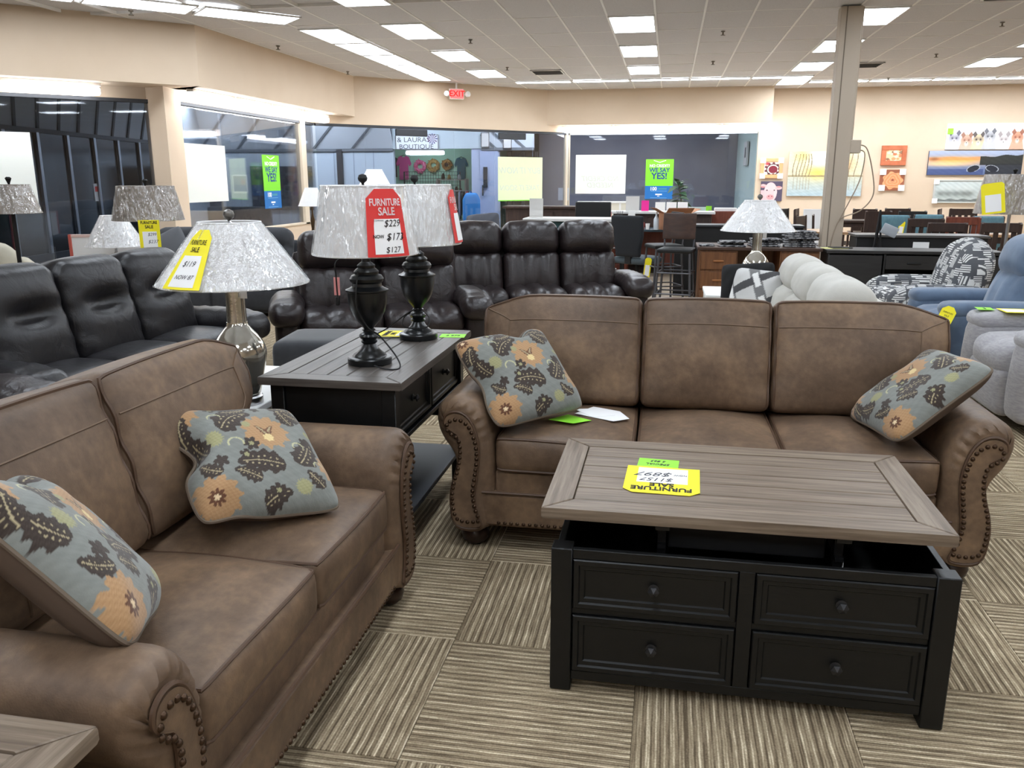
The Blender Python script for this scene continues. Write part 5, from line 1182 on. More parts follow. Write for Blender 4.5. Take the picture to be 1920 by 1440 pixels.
# ================================================================== BLACK MEDIA CONSOLES
def media_console(label, x0, x1, Y, d, h, hut=False):
    t = thing('media_console', label, 'console', ((x0+x1)/2, Y, 0)); w = x1-x0
    M_ch = mat('charcoal_wood', (40, 39, 39), .5, color2=(32, 31, 31), nscale=4, stretch=(1, 10, 10))
    obj('top', MB().box(-w/2, w/2, 0, d, h-.035, h, .004), M_ch, t)
    for x in (-w/2+.02, -w*.17, w*.17, w/2-.04): obj('upright', MB().box(x, x+.02, .02, d-.02, .06, h-.035, .002), M_ch, t)
    obj('bottom', MB().box(-w/2+.02, w/2-.02, .02, d-.02, .04, .08, .002), M_ch, t); obj('back', MB().box(-w/2+.02, w/2-.02, d-.03, d-.02, .06, h-.04), M_black, t)
    for s in (-1, 1): dd = obj('door', MB().box(s*w*.18, s*(w/2-.025), .006, .022, .09, h-.05, .004), M_ch, t); obj('door_handle', MB().box(s*w*.20, s*w*.20+.012, -.012, .006, h*.5, h*.5+.12, .003), M_black, dd)
    obj('shelf', MB().box(-w*.17, w*.17, .03, d-.03, h*.5, h*.5+.02, .002), M_ch, t)
    drw = obj('drawer', MB().box(-w*.16, w*.16, .008, .024, h-.20, h-.05, .004), M_ch, t); obj('pull', MB().box(-.07, .07, -.01, .008, h-.14, h-.125, .003), M_black, drw)
    return t
mc = media_console('charcoal media console with a long open front behind the pale sofa', 1.73, 3.55, 9.72, .5, .75)
hc = thing('media_cabinet', 'low black cabinet with white labels standing behind the media console', 'cabinet', (2.98, 10.75, 0)); obj('carcass', MB().box(-.74, .72, 0, .4, 0, .83, .004), M_black, hc); obj('top', MB().box(-.76, .74, -.02, .42, .83, .86, .004), mat('grey_edge', (84, 82, 80), .4), hc); obj('price_label', MB().box(-.10, .08, -.004, -.0015, .68, .78), M_paper, hc); obj('cup_pull', MB().cush(Cush((.1, .015, .025), .012, M=RT((.42, -.008, .74))), (6, 3, 3)), M_black, hc); obj('drawer_front', MB().box(-.70, -.02, -.0012, .01, .6, .82, .003), M_black, hc); obj('drawer_front', MB().box(.02, .68, -.0012, .01, .6, .82, .003), M_black, hc)
q = atz(1537, 459, .751); ys = thing('paper_stack', 'pale yellow papers at the corner of the media console', 'paper', (1.86, 10.0, .751), .2); plate('sheet', [(-.15, -.1), (.12, -.1), (.12, .1), (-.15, .1)], mat('cream_paper', (226, 222, 150), .8), ys, .003); plate('sheet', [(-.05, -.08), (.17, -.08), (.17, .08), (-.05, .08)], M_black, ys, .01, .003)
# small black easel with grey cloth
ea = thing('table_easel', 'thin black easel with a hanging grey swatch beside the column', 'easel', (2.42, 10.45, 0)); 
for k, (x0, x1) in enumerate(((-.1, 0), (.1, 0))): obj('easel_leg', MB().cyl((x0, 0, 0), (x1*.2, .05, 1.16), .012, 6), M_black, ea)
obj('rear_leg', MB().cyl((0, .2, 0), (0, .05, 1.1), .012, 6), M_black, ea); obj('swatch', MB().cush(Cush((.09, .012, .06), .01, M=RT((.10, -.05, .93), (0, .4, 0))), (6, 2, 5)), mat('grey_swatch', (170, 176, 182), .8), ea)
# ================================================================== DINING SETS
def dchair(name, label, px, py, wpx, rz, style, m, group, w=.46, seat_m=None, Hc=None, dist=None):
    D = dist or w*FPX/wpx; d = pray(px, py); d = d/math.hypot(d[0], d[1]); P = np.array([0, 0, CAMZ])+d*D; Hc = max(.80, min(1.08, P[2]))
    t = thing(name, label, 'chair', (P[0], P[1], 0), rz, group)
    for sx in (-1, 1):
        obj('leg', MB().box(sx*w*.43-.02, sx*w*.43+.02, -.42, -.38, 0, .43, .003), m, t); obj('back_post', MB().prism([(-.02, 0), (.02, 0), (.02, .45), (.05, Hc-.02), (.015, Hc), (-.02, .45)], sx*w*.46-.02, sx*w*.46+.02, 'x'), m, t)
    obj('seat', MB().cush(Cush((w/2, .22, .03), .02, (0, 0, .01), None, RT((0, -.2, .45))), (8, 8, 3)), seat_m or m, t)
    if style == 'slat':
        obj('top_rail', MB().box(-w*.46, w*.46, .02, .045, Hc-.12, Hc-.005, .006), m, t); obj('low_rail', MB().box(-w*.44, w*.44, -.012, .012, .52, .57, .004), m, t)
        for k in range(4): x = -w*.33+w*.22*k; obj('slat', MB().prism([(-.008, .56), (.008, .56), (.034, Hc-.1), (.018, Hc-.1)], x-.028, x+.028, 'x'), m, t)
    elif style == 'panel': obj('back_panel', MB().prism([(-.012, .5), (.012, .5), (.045, Hc-.01), (.02, Hc-.01)], -w*.44, w*.44, 'x'), m, t)
    else:
        obj('backrest', MB().cush(Cush((w*.5, .05, (Hc-.45)/2), .04, (0, .01, 0), None, RT((0, .0, .45+(Hc-.45)/2), (-.06, 0, 0))), (8, 4, 8)), seat_m, t, angle=80)
    return t
M_tealf = mat('teal_fabric', (98, 136, 148), .9, color2=(88, 124, 138), nscale=20)
M_blkw = mat('black_wood', (30, 25, 24), .5)
G = 'dining chairs by the picture wall'
for (nm, lab, px, py, wp, rz, st, m, sm) in (
    ('dining_chair', 'walnut panel back chair furthest from the column below the flower pictures', 1622, 391, 39, PI, 'panel', M_dwood, None),
    ('dining_chair', 'tall walnut panel back chair beside the first teal chair', 1647, 395, 43, PI+.1, 'panel', M_dwood, None),
    ('dining_chair', 'walnut panel back chair under the flower picture frames', 1683, 390, 40, PI, 'panel', M_dwood, None),
    ('dining_chair', 'black wood chair with a straight panel back behind the teal chairs', 1711, 395, 44, PI, 'panel', M_blkw, None),
    ('dining_chair', 'teal upholstered dining chair with a yellow tag at its side', 1678, 403, 48, PI, 'soft', M_dwood, M_tealf),
    ('dining_chair', 'teal upholstered dining chair behind a brown slat chair', 1741, 402, 46, PI, 'soft', M_dwood, M_tealf),
    ('dining_chair', 'brown arched slat chair in front of the second teal chair', 1736, 409, 56, PI, 'slat', M_dwood, None),
    ('dining_chair', 'dark brown slat back chair standing right behind the media cabinet', 1777, 417, 59, PI-.1, 'slat', M_dwood, None),
    ('dining_chair', 'dark brown slat back chair between the media cabinet and the beige lamp', 1877, 417, 60, PI, 'slat', M_dwood, None),
    ('dining_chair', 'reddish brown wide slat chair at the dining table', 1806, 406, 52, PI, 'slat', M_woodr, None),
    ('dining_chair', 'brown slat chair beneath the grey tree picture', 1808, 391, 42, 0, 'slat', M_dwood, None),
    ('dining_chair', 'brown chair turned sideways beneath the grey tree picture', 1766, 391, 40, 1.2, 'panel', M_dwood, None),
    ('dining_chair', 'teal upholstered dining chair half behind the beige lamp', 1853, 405, 47, PI, 'soft', M_dwood, M_tealf),
    ('dining_chair', 'black slat back chair beneath the pink cow picture', 1468, 391, 46, .9, 'slat', M_blkw, None),
    ('dining_chair', 'walnut chair turned edge on behind the wheel ornament', 1497, 391, 44, 1.3, 'slat', M_dwood, None),
    ('dining_chair', 'walnut chair leaning before the white cloth panel', 1505, 404, 56, 1.1, 'panel', M_dwood, None),
    ('dining_chair', 'narrow walnut chair edge on beside the column', 1529, 402, 49, 1.42, 'panel', M_dwood, None)):
    ch_ = dchair(nm, lab, px, py, wp, rz, st, m, None, seat_m=sm)
    if 'yellow tag' in lab: TEAL1 = ch_
M_tt = mat('table_oak_top', (176, 140, 104), .4, color2=(160, 124, 90), nscale=3, stretch=(1, 9, 9)); M_wh = mat('white_cloth', (236, 236, 236), .8)
def dtable(label, x, y, w, d, h, top_m, leg_m):
    t = thing('dining_table', label, 'table', (x, y, 0)); obj('table_top', MB().box(-w/2, w/2, -d/2, d/2, h-.04, h, .006), top_m, t); obj('apron', MB().box(-w/2+.06, w/2-.06, -d/2+.06, d/2-.06, h-.13, h-.04, .003), leg_m, t)
    for sx in (-1, 1):
        for sy in (-1, 1): obj('leg', MB().box(sx*(w/2-.09)-.04, sx*(w/2-.09)+.04, sy*(d/2-.09)-.04, sy*(d/2-.09)+.04, 0, h-.04, .005), leg_m, t)
    return t
q = atz(1540, 440, .76); dtable('light oak dining table between the edge on chairs and the column', 2.05, 13.4, 1.1, .8, .76, M_tt, M_dwood)
dtable('long dark dining table half hidden by the column', 3.4, 17.3, .9, .6, .75, M_dwood, M_dwood); dtable('oak dining table behind the brown slat chairs', 4.76, 13.15, .66, .42, .75, M_tt, M_dwood)
leanboard('tall white cloth covered panel leaning beside the beige column', 1507, 392, 1543, 432, 15.7, M_wh)
wo = thing('wheel_ornament', 'small round spoked wheel ornament on the oak dining table', 'ornament', (aty(1490, 425, 13.2).x, 13.15, .76), .2); obj('rim', MB().tube([(.075*math.cos(a), 0, .085+.075*math.sin(a)) for a in np.linspace(0, 2*PI, 25)[:-1]], .012, 6, closed=True), mat('pale_wood', (170, 156, 140), .6), wo)
for k in range(4): obj('spoke', MB().cyl((-.07*math.cos(k*PI/4), 0, .085-.07*math.sin(k*PI/4)), (.07*math.cos(k*PI/4), 0, .085+.07*math.sin(k*PI/4)), .005, 5), mat('pale_wood', (170, 156, 140), .6), wo)
obj('stand', MB().box(-.06, .06, -.03, .03, 0, .012), mat('pale_wood', (170, 156, 140), .6), wo)
wo.location.x = 1.7
sale_tag('yellow tag standing at the side of the first teal chair', Matrix.Translation(TEAL1.location+Vector((.10, -.062, .74)))@RT(rot=(PI/2, .12, 0)), .09, .26, M_yellow, [], clip=.03)

# ================================================================== PICTURES ON THE BACK WALL
def gauss(U, V, cx, cy, sx, sy): return np.exp(-((U-cx)/sx)**2-((V-cy)/sy)**2)
def lp(a, b, t): t = np.clip(t, 0, 1)[:, None]; return np.array(a)*(1-t)+np.array(b)*t
def mixc(c, col, t): t = np.clip(t, 0, 1)[:, None]; return c*(1-t)+np.array(col)*t
def art_land(U, V):
    c = lp((196, 188, 160), (226, 216, 180), V); c = mixc(c, (168, 188, 196), (V < .45)*(1-V*1.6)); c = mixc(c, (242, 206, 96), gauss(U, V, .40, .55, .16, .16)*1.1); c = mixc(c, (250, 248, 236), gauss(U, V, .42, .86, .2, .2)); c = mixc(c, (240, 226, 130), gauss(U, V, .18, .9, .12, .14)); c = mixc(c, (216, 150, 96), gauss(U, V, .75, .72, .12, .16)*.8)
    c = mixc(c, (150, 132, 96), ((V > .43) & (V < .47))*.8)
    for x in (.08, .13, .17, .21, .25, .29, .62, .68, .83, .9): c = mixc(c, (120, 104, 80), (np.abs(U-x-.02*np.sin(V*7+x*9)) < .006)*(V > .44)*(V < .95)*.8); c = mixc(c, (150, 140, 116), (np.abs(U-x) < .008)*(V < .42)*(V > .15)*.4)
    return c+nz(U, V, 40)[:, None]*3
def art_lake(U, V):
    c = lp((86, 100, 138), (168, 178, 200), V); c = mixc(c, (240, 170, 92), gauss(U, V, .30, .62, .34, .14)*1.2); c = mixc(c, (246, 196, 140), gauss(U, V, .2, .46, .3, .1)); c = mixc(c, (226, 140, 76), ((V < .74-.02*np.sin(U*20)) & (V > .60) & (U < .62))*.6); c = mixc(c, (58, 72, 118), (V < .25)*.7*(U < .6))
    hill = (U > .55) & (V > .40) & (V < .74+.22*(U-.55)+.03*np.sin(U*25)); c = mixc(c, (36, 38, 34), hill*.95); c = mixc(c, (30, 32, 36), ((U > .62) & (V < .45))*.85); c = mixc(c, (150, 96, 58), gauss(U, V, .06, .66, .05, .07))
    for cx in (.49, .69): d = ((U-cx)/.07)**2+((V-.26-(U-cx)*(-.6 if cx > .6 else .8))/.14)**2; c = mixc(c, (24, 28, 40), (d < 1)*1.0); c = mixc(c, (190, 196, 204), ((d > .78) & (d < 1.05) & (V > .14))*.8)
    return c+nz(U, V, 50)[:, None]*2
def art_cats(U, V):
    c = np.zeros((len(U), 3))+np.array((248, 247, 244))
    for k, (cx, h, col, dk) in enumerate(((.10, .42, (196, 194, 202), (92, 90, 104)), (.26, .34, (206, 170, 148), (150, 104, 84)), (.41, .36, (216, 196, 160), (78, 70, 68)), (.55, .48, (188, 188, 192), (96, 96, 102)), (.73, .36, (214, 208, 206), (150, 140, 140)), (.90, .44, (214, 160, 132), (150, 90, 70)))):
        r = .075; asp = 3.2
        d = np.hypot((U-cx)/r, (V-h)/(r*asp)); c = mixc(c, col, (d < 1)*1.0); body = (np.abs(U-cx) < .075*(1.25-V)) & (V < h-.1); c = mixc(c, col, body*.9)
        for s in (-1, 1):
            ear = (np.abs(U-cx-s*.05)*asp*1.3+np.abs(V-h-.22) < .13) & (V > h); c = mixc(c, dk, ear*.9); c = mixc(c, dk, (np.hypot((U-cx-s*.026)/.012, (V-h-.02)/.035) < 1)*1.0); c = mixc(c, dk, gauss(U, V, cx+s*.03, h+.04, .03, .09)*.5)
        c = mixc(c, (244, 240, 238), gauss(U, V, cx, h-.12, .02, .08)); c = mixc(c, (70, 58, 58), (np.hypot((U-cx)/.007, (V-h+.08)/.02) < 1)*1.0)
    return c
def art_snow(U, V):
    c = lp((176, 184, 180), (196, 206, 204), V)
    for cx in (.10, .22, .35, .47, .56): c = mixc(c, (112, 118, 114), gauss(U, V, cx, .40, .07, .14)*.8); c = mixc(c, (206, 212, 208), gauss(U, V, cx+.02, .66, .05, .16)*.6)
    c = mixc(c, (86, 90, 86), ((V < .12+.03*np.sin(U*30)))*.7); return c+nz(U, V, 46)[:, None]*5
def art_cow(U, V):
    c = np.zeros((len(U), 3))+np.array((82, 72, 92)); head = np.hypot((U-.46)/.30, (V-.45)/.50) < 1; c = mixc(c, (236, 196, 196), head*1.0); c = mixc(c, (230, 186, 188), ((U < .62) & (V < .55) & (U > .0))*.95)
    for s in (-1, 1): e = np.hypot((U-.46-s*.36)/.16, (V-.72+.05*s)/.09) < 1; c = mixc(c, (232, 180, 178), e*1.0); c = mixc(c, (206, 130, 130), (np.hypot((U-.46-s*.37)/.10, (V-.72)/.045) < 1)*.8); c = mixc(c, (60, 44, 48), (np.hypot((U-.46-s*.17)/.04, (V-.55)/.03) < 1)*1.0)
    c = mixc(c, (226, 150, 152), (np.hypot((U-.46)/.17, (V-.20)/.13) < 1)*.9)
    for s in (-1, 1): c = mixc(c, (120, 60, 66), (np.hypot((U-.46-s*.07)/.03, (V-.24)/.03) < 1)*1.0)
    return c
def art_gear(U, V):
    c = np.zeros((len(U), 3))+np.array((236, 222, 206)); d = np.hypot(U-.60, V-.40); c = mixc(c, (120, 30, 46), (d < .30)*1.0)
    for k in range(9): a = k*.7; c = mixc(c, (96, 30, 40), (np.hypot(U-.55-.45*math.cos(a), V-.45-.45*math.sin(a)) < .09)*.9)
    r = np.abs(d-.42) < .035; c = mixc(c, (70, 36, 40), r*1.0); c = mixc(c, (186, 44, 52), gauss(U, V, .2, .85, .12, .12)); return c
def art_flower(U, V):
    c = np.zeros((len(U), 3))+np.array((146, 84, 56)); d = np.hypot(U-.52, V-.48); th = np.arctan2(V-.48, U-.52); c = mixc(c, (232, 160, 112), (d < .40*(1+.10*np.cos(7*th)))*1.0); c = mixc(c, (206, 118, 76), (np.sin(d*50+2*np.sin(3*th)) > .2)*(d < .38)*.6); c = mixc(c, (122, 52, 32), gauss(U, V, .52, .5, .06, .05)); return c
def art_blooms(U, V):
    c = np.zeros((len(U), 3))+np.array((236, 190, 150)); rg = np.random.RandomState(4)
    for k in range(22): x, y, r = rg.rand(), rg.rand(), .06+.09*rg.rand(); c = mixc(c, [(214, 110, 70), (246, 222, 196), (226, 140, 90), (120, 90, 66)][k % 4], (np.hypot(U-x, V-y) < r)*.8)
    return c
M_art = mat_print('canvas_print', .7)
def picture(label, px0, py0, px1, py1, fn, nx, ny, edge_m, frame_w=0.0, frame_m=None, depth=.04, corners=None, tilt=0.0):
    p, r = aty(px0, py0, 20.99), aty(px1, py1, 20.99); w = r.x-p.x; h = p.z-r.z
    t = thing('wall_picture', label, 'picture', ((p.x+r.x)/2, 21.0, (p.z+r.z)/2)); t.rotation_euler = (0, tilt, 0)
    obj('stretcher', MB().box(-w/2, w/2, -depth, -.001, -h/2, h/2, .003), edge_m, t)
    iw, ih = w-2*frame_w, h-2*frame_w; print_grid('image', iw*.995, ih*.995, nx, ny, fn, M_art, t, (0, -depth-.0015, 0), (PI/2, 0, 0))
    if frame_w:
        for nm, b in (('frame_rail', (-w/2, w/2, h/2-frame_w, h/2)), ('frame_rail', (-w/2, w/2, -h/2, -h/2+frame_w)), ('frame_stile', (-w/2, -w/2+frame_w, -h/2+frame_w, h/2-frame_w)), ('frame_stile', (w/2-frame_w, w/2, -h/2+frame_w, h/2-frame_w))): obj(nm, MB().box(b[0], b[1], -depth-.015, -depth+.001, b[2], b[3], .005), frame_m, t)
    if corners:
        s_ = corners
        for cx in (-1, 1):
            for cz in (-1, 1): obj('corner_protector', MB().box(cx*w/2+.012*cx, cx*(w/2-s_), -depth-.022, -depth+.01, cz*h/2+.012*cz, cz*(h/2-s_), .003), M_white, t)
    return t
M_or = mat('orange_wood', (196, 112, 76), .5, color2=(180, 98, 64), nscale=6); M_pine = mat('pine_frame', (222, 168, 116), .5)
picture('square gear picture in a pine frame with white corner guards', 1427, 297, 1466, 334, art_gear, 60, 60, M_pine, .08, M_pine, corners=.11)
picture('square canvas of a pink cow head on dark purple', 1427, 340, 1465, 377, art_cow, 70, 70, mat('purple_edge', (82, 72, 92), .7))
picture('large autumn lake landscape canvas partly behind the column', 1480, 284, 1613, 368, art_land, 200, 120, mat('tan_edge', (196, 180, 150), .7), depth=.05)
picture('floral print in a broad orange wood frame', 1654, 273, 1697, 310, art_blooms, 60, 60, M_or, .10, M_or)
picture('orange rose print with white corner guards below the floral frame', 1651, 318, 1693, 357, art_flower, 80, 80, M_or, 0, corners=.12)
ct_ = picture('wide white canvas of six cat faces', 1777, 232, 1919, 280, art_cats, 260, 90, M_paper)
picture('wide sunset lake canvas with two rowing boats', 1742, 283, 1913, 328, art_lake, 240, 80, mat('navy_edge', (60, 66, 90), .7))
picture('wide grey misty tree picture with a thin frame', 1752, 337, 1868, 381, art_snow, 180, 70, mat('silver_edge', (190, 192, 188), .5), .03, mat('silver_edge', (190, 192, 188), .5), corners=.10)
p_ = aty(1783, 246, 20.93); lt = thing('lime_note', 'lime note stuck on the corner of the cat canvas', 'note', (p_.x, 20.952, p_.z)); obj('note', MB().box(-.06, .06, -.003, 0, -.065, .065), M_green, lt)
# ================================================================== POSTERS IN THE WINDOWS
M_lime = mat('poster_lime', (122, 212, 40), .5); M_pblue = mat('poster_blue', (16, 104, 176), .5); M_pnavy = mat('poster_navy_ink', (24, 60, 130), .6); M_psky = mat('poster_pale_ink', (150, 200, 226), .6)
def credit_poster(label, o, ang, w, h):
    t = thing('window_poster', label, 'poster'); t.matrix_world = Matrix.Translation(o)@RT(rot=(PI/2, 0, ang))
    obj('upper_field', MB().box(-w/2, w/2, -h*.17, h/2, -.001, .001), M_lime, t); obj('lower_field', MB().box(-w/2, w/2, -h/2, -h*.17, -.001, .001), M_pblue, t)
    obj('chevron', MB().tube([(-w*.22, h*.47, .0015), (0, h*.42, .0015), (w*.22, h*.47, .0015)], .008, 4), M_inkw, t)
    text('NO CREDIT?', w*.135, M_inkw, t, (0, h*.335, .0018), bold=.002, sx=.95); text('WE SAY', w*.205, M_pnavy, t, (0, h*.225, .0018), bold=.004, sx=1.0); text('YES!', w*.31, M_pnavy, t, (0, h*.075, .0018), bold=.006, sx=1.0)
    text('100', w*.17, M_inkw, t, (-w*.2, -h*.245, .0018), bold=.002); text('days same as\ncash options', w*.05, M_lime, t, (w*.14, -h*.245, .0018)) if False else None
    for k in range(2): obj('small_print', MB().box(-w*.02, w*.28, -h*.235-k*h*.02, -h*.230-k*h*.02, .001, .0016), M_lime, t)
    obj('small_print', MB().box(-w*.3, w*.3, -h*.305, -h*.300, .001, .0016), M_psky, t)
    obj('logo_mark', MB().box(-w*.12, w*.12, -h*.40, -h*.37, .001, .0018).box(-w*.05, w*.03, -h*.435, -h*.42, .001, .0018), M_inkw, t); obj('small_print', MB().box(-w*.3, w*.3, -h*.475, -h*.470, .001, .0016), M_psky, t)
    return t
p = aty(1236, 336, 21.0445); credit_poster('green and blue credit poster hanging in the back window', p, 0, .66, .93)
# the same poster in the left window: plane of window 2
p = atx(510, 341, -7.0445); credit_poster('tall green and blue credit banner hanging in the left window', p, PI/2, .66, .93)
M_backlit = mat('backlit_paper', (250, 252, 246), .8, transl=.3); M_backg = mat('backlit_green_paper', (242, 252, 214), .8, transl=.3); M_faint = mat('show_through_ink', (214, 222, 208), .8)
def paper_sign(label, o, ang, w, h, m, lines=(), lime=False):
    t = thing('window_sign', label, 'sign'); t.matrix_world = Matrix.Translation(o)@RT(rot=(PI/2, 0, ang))
    obj('sheet', MB().box(-w/2, w/2, -h/2, h/2, -.001, .001), m, t)
    for (s, x, y, size) in lines: text(s, size, M_faint, t, (x*w, y*h, .0016), mirror=True, shear=.2)
    if lime: obj('lime_edge', MB().box(-w/2, w/2, -h/2-.02, -h/2+.015, -.002, .0), M_lime, t)
    return t
p = aty(1126, 327, 21.0445); paper_sign('large white paper sign in the back window', p, 0, 1.22, .92, M_backlit, [('NO CREDIT\nNEEDED', 0, -.2, .17)])
Cn = Vector((S, -S, 0)); 
p = atz(975, 335, 1.52)
def on_line(px, py, a, b, off=.0055):
    a, b = Vector(a), Vector(b); d = b-a; n = Vector((-d.y, d.x)).normalized(); r = Vector(pray(px, py)); n3 = Vector((n.x, n.y, 0)); s = -1 if n3.dot(Vector((0, 0, 0))-Vector((a.x, a.y, 0))) < 0 else 1
    k = (n3.dot(Vector((a.x, a.y, 0))+n3*s*off))/n3.dot(r); return Vector((0, 0, CAMZ))+r*k
p = on_line(976, 335, (-7.02, 16.42), (-2.45, 20.95)); paper_sign('pale green paper sign with mirrored lettering in the angled window', p, math.radians(44.7), 1.27, .98, M_backg, [('BUY IT NOW', 0, .18, .2), ('TAKE IT SOON', 0, -.22, .17)], True)
p = on_line(14, 315, (-12.3, 6.28), (-7.30, 11.28)); paper_sign('white paper sign in the angled window beside the taupe lamp', p, PI/4, .62, .92, M_backlit)
p = atx(381, 325, -7.0445); paper_sign('white paper sign in the left window beside the pier', p, PI/2, 1.42, .86, M_backlit)
p = aty(1056, 364, 20.94); nt = thing('wall_notice', 'small pale notice taped to the cream mullion', 'notice', (p.x, 20.98, p.z)); obj('sheet', MB().box(-.13, .13, -.002, 0, -.15, .15), mat('pale_blue_paper', (206, 216, 226), .7), nt)

# ================================================================== THE MALL CORRIDOR BEYOND THE GLASS
M_cw = mat('pale_blue_wall', (176, 188, 198), .8); M_cf = mat('corridor_floor', (150, 150, 150), .4); M_cd = mat('slate_hoarding', (122, 121, 130), .85, color2=(112, 111, 120), nscale=1.2)
M_rib = mat('fascia_board', (190, 196, 202), .8); M_ribd = mat('fascia_rib', (104, 110, 116), .8); M_mint = mat('mint_wall', (172, 218, 190), .8); M_smoke = mat('dark_shopfront_glass', (18, 24, 30), .12, spec=.6)
cfl = struct('corridor_floor', MB().box(-24, 10, 2, 34, -.30, -.22), M_cf); cce = struct('corridor_ceiling', MB().prism([(-24, 2), (-12.6, 2), (-12.6, 6.4), (-7.3, 11.6), (-7.3, 16.6), (-2.5, 21.3), (10, 21.3), (10, 34), (-24, 34)], 3.75, 3.85), mat('corridor_ceiling_paint', (200, 202, 204), .9))
def at_dist(px, D):
    d = pray(px, 337); d = d/math.hypot(d[0], d[1]); return Vector((d[0]*D, d[1]*D))
FY = 24.0
xL, xB0, xB1, xDr = aty(412, 300, FY).x, aty(738, 300, FY).x, aty(884, 300, FY).x, aty(936, 300, FY).x
FZ = 2.36
mw = struct('wall_mall_front', MB().box(xL, xB0, FY, FY+.15, -.25, FZ), M_cw); struct('wall_mall_pier', MB().box(xB1, xDr, FY, FY+.15, -.25, FZ), mat('lilac_blue_wall', (168, 178, 200), .8))
# vertical panel joints of the pale blue wall
for k in range(1, 9): obj('panel_joint', MB().box(xL+(xB0-xL)*k/9-.012, xL+(xB0-xL)*k/9+.012, FY-.004, FY, -.2, FZ), mat('joint_grey', (140, 152, 164), .8), mw)
obj('dark_pilaster', MB().box(aty(633, 300, FY).x, aty(643, 300, FY).x, FY-.08, FY, -.2, FZ), M_frame, mw)
def fascia(name, p, q, z0, z1, dz, direction, step=.8):
    """sloping board front with diagonal ribs, each rib a part"""
    p, q = Vector(p), Vector(q); d = q-p; L = d.length; a = math.atan2(d.y, d.x)
    r = bpy.data.objects.new(name, None); COL.objects.link(r); r.location = (p.x, p.y, 0); r.rotation_euler = (0, 0, a); r['kind'] = 'structure'
    H_ = z1-z0
    def P(x, v, o=0.0): return (x, -dz*v-o, z0+H_*v)
    obj('board', MB().loft([[P(0, 0), P(L, 0), P(L, 1), P(0, 1)], [P(0, 0, -.05), P(L, 0, -.05), P(L, 1, -.05), P(0, 1, -.05)]]), M_rib, r)
    obj('bottom_trim', MB().box(0, L, -.05, .02, z0-.06, z0+.02, .004), M_ribd, r)
    x = 0.0
    while x < L:
        e = x+direction*H_*1.15; v1 = 1.0
        if e < 0: v1 = x/(H_*1.15); e = 0
        if e > L: v1 = (L-x)/(H_*1.15); e = L
        if v1 > .08: obj('rib', MB().loft([[P(x-.04, 0), P(x+.04, 0), P(x+.04, 0, .03), P(x-.04, 0, .03)], [P(e-.04, v1), P(e+.04, v1), P(e+.04, v1, .03), P(e-.04, v1, .03)]]), M_ribd, r)
        x += step
    return r
P1, P2 = at_dist(-60, 16.8), at_dist(300, 23.6)
fascia('trim_1', P1, P2, 2.42, 3.75, 1.0, -1, .75); fascia('trim_2', (xL-.6, FY), (xB0, FY), FZ, 3.75, .7, 1, 1.2)
struct('wall_mall_header', MB().box(xB0, xB1+.3, FY-.02, FY+.1, FZ, 3.75), mat('header_blue', (186, 198, 204), .8)); fascia('trim_3', (xB1+.3, FY), (xDr+1.0, FY), FZ, 3.75, .1, -1, .42)
# dark shopfront with aluminium mullions
d_ = P2-P1; LL = d_.length; sf = bpy.data.objects.new('shopfront', None); COL.objects.link(sf); sf.location = (P1.x, P1.y, 0); sf.rotation_euler = (0, 0, math.atan2(d_.y, d_.x)); tag(sf, 'closed dark shopfront with aluminium mullions across the corridor', 'shopfront')
n_ = 7
for k in range(n_): obj('pane', MB().box(LL*k/n_+.05, LL*(k+1)/n_-.05, 0, .02, .1, 2.36), M_smoke, sf)
for k in range(n_+1): obj('mullion', MB().box(LL*k/n_-.05, LL*k/n_+.05, -.05, .06, -.2, 2.38, .006), M_alu, sf)
obj('base_rail', MB().box(0, LL, -.05, .06, -.22, .12, .005), M_frame, sf); obj('notice_sheet', MB().box(LL*.545, LL*.58, -.012, -.001, 1.05, 1.42), M_paper, sf); obj('notice_mark', MB().box(LL*.55, LL*.575, -.016, -.012, 1.25, 1.36), M_red, sf)
struct('wall_mall_corner', wallseg(MB(), (P2.x, P2.y), (xL-.5, FY+.1), -.25, 3.75, .12), M_cw)
# window display on the pale wall, blue picture, dark folding chairs
def art_display(U, V):
    rg = np.random.RandomState(11); c = np.zeros((len(U), 3))+np.array((120, 112, 104))
    for k in range(90):
        x, y = rg.rand(), rg.rand()*.95; w, h = .015+.05*rg.rand(), .03+.16*rg.rand(); col = [(60, 50, 48), (150, 132, 112), (92, 80, 76), (170, 158, 148), (150, 70, 66), (70, 74, 100), (110, 96, 84), (46, 44, 46)][rg.randint(8)]
        c = mixc(c, col, ((np.abs(U-x) < w) & (np.abs(V-y) < h))*.75)
    c = mixc(c, (62, 70, 112), ((U > .62) & (U < .92) & (V < .42))*.9); return c
p, r = aty(470, 312, FY), aty(590, 394, FY); ds = thing('display_window', 'cluttered shop display window in the pale blue wall', 'display window', ((p.x+r.x)/2, FY, (p.z+r.z)/2)); w, h = r.x-p.x, p.z-r.z
obj('box', MB().box(-w/2, w/2, -.03, -.001, -h/2, h/2), M_frame, ds); print_grid('display', w*.98, h*.96, 160, 90, art_display, M_art, ds, (0, -.034, 0), (PI/2, 0, 0)); obj('glass', MB().box(-w/2, w/2, -.06, -.055, -h/2, h/2), M_glass, ds)
p, r = aty(438, 330, FY), aty(464, 359, FY); bp_ = thing('blue_picture', 'small blue sunset poster on the pale wall across the corridor', 'poster', ((p.x+r.x)/2, FY, (p.z+r.z)/2)); w, h = r.x-p.x, p.z-r.z
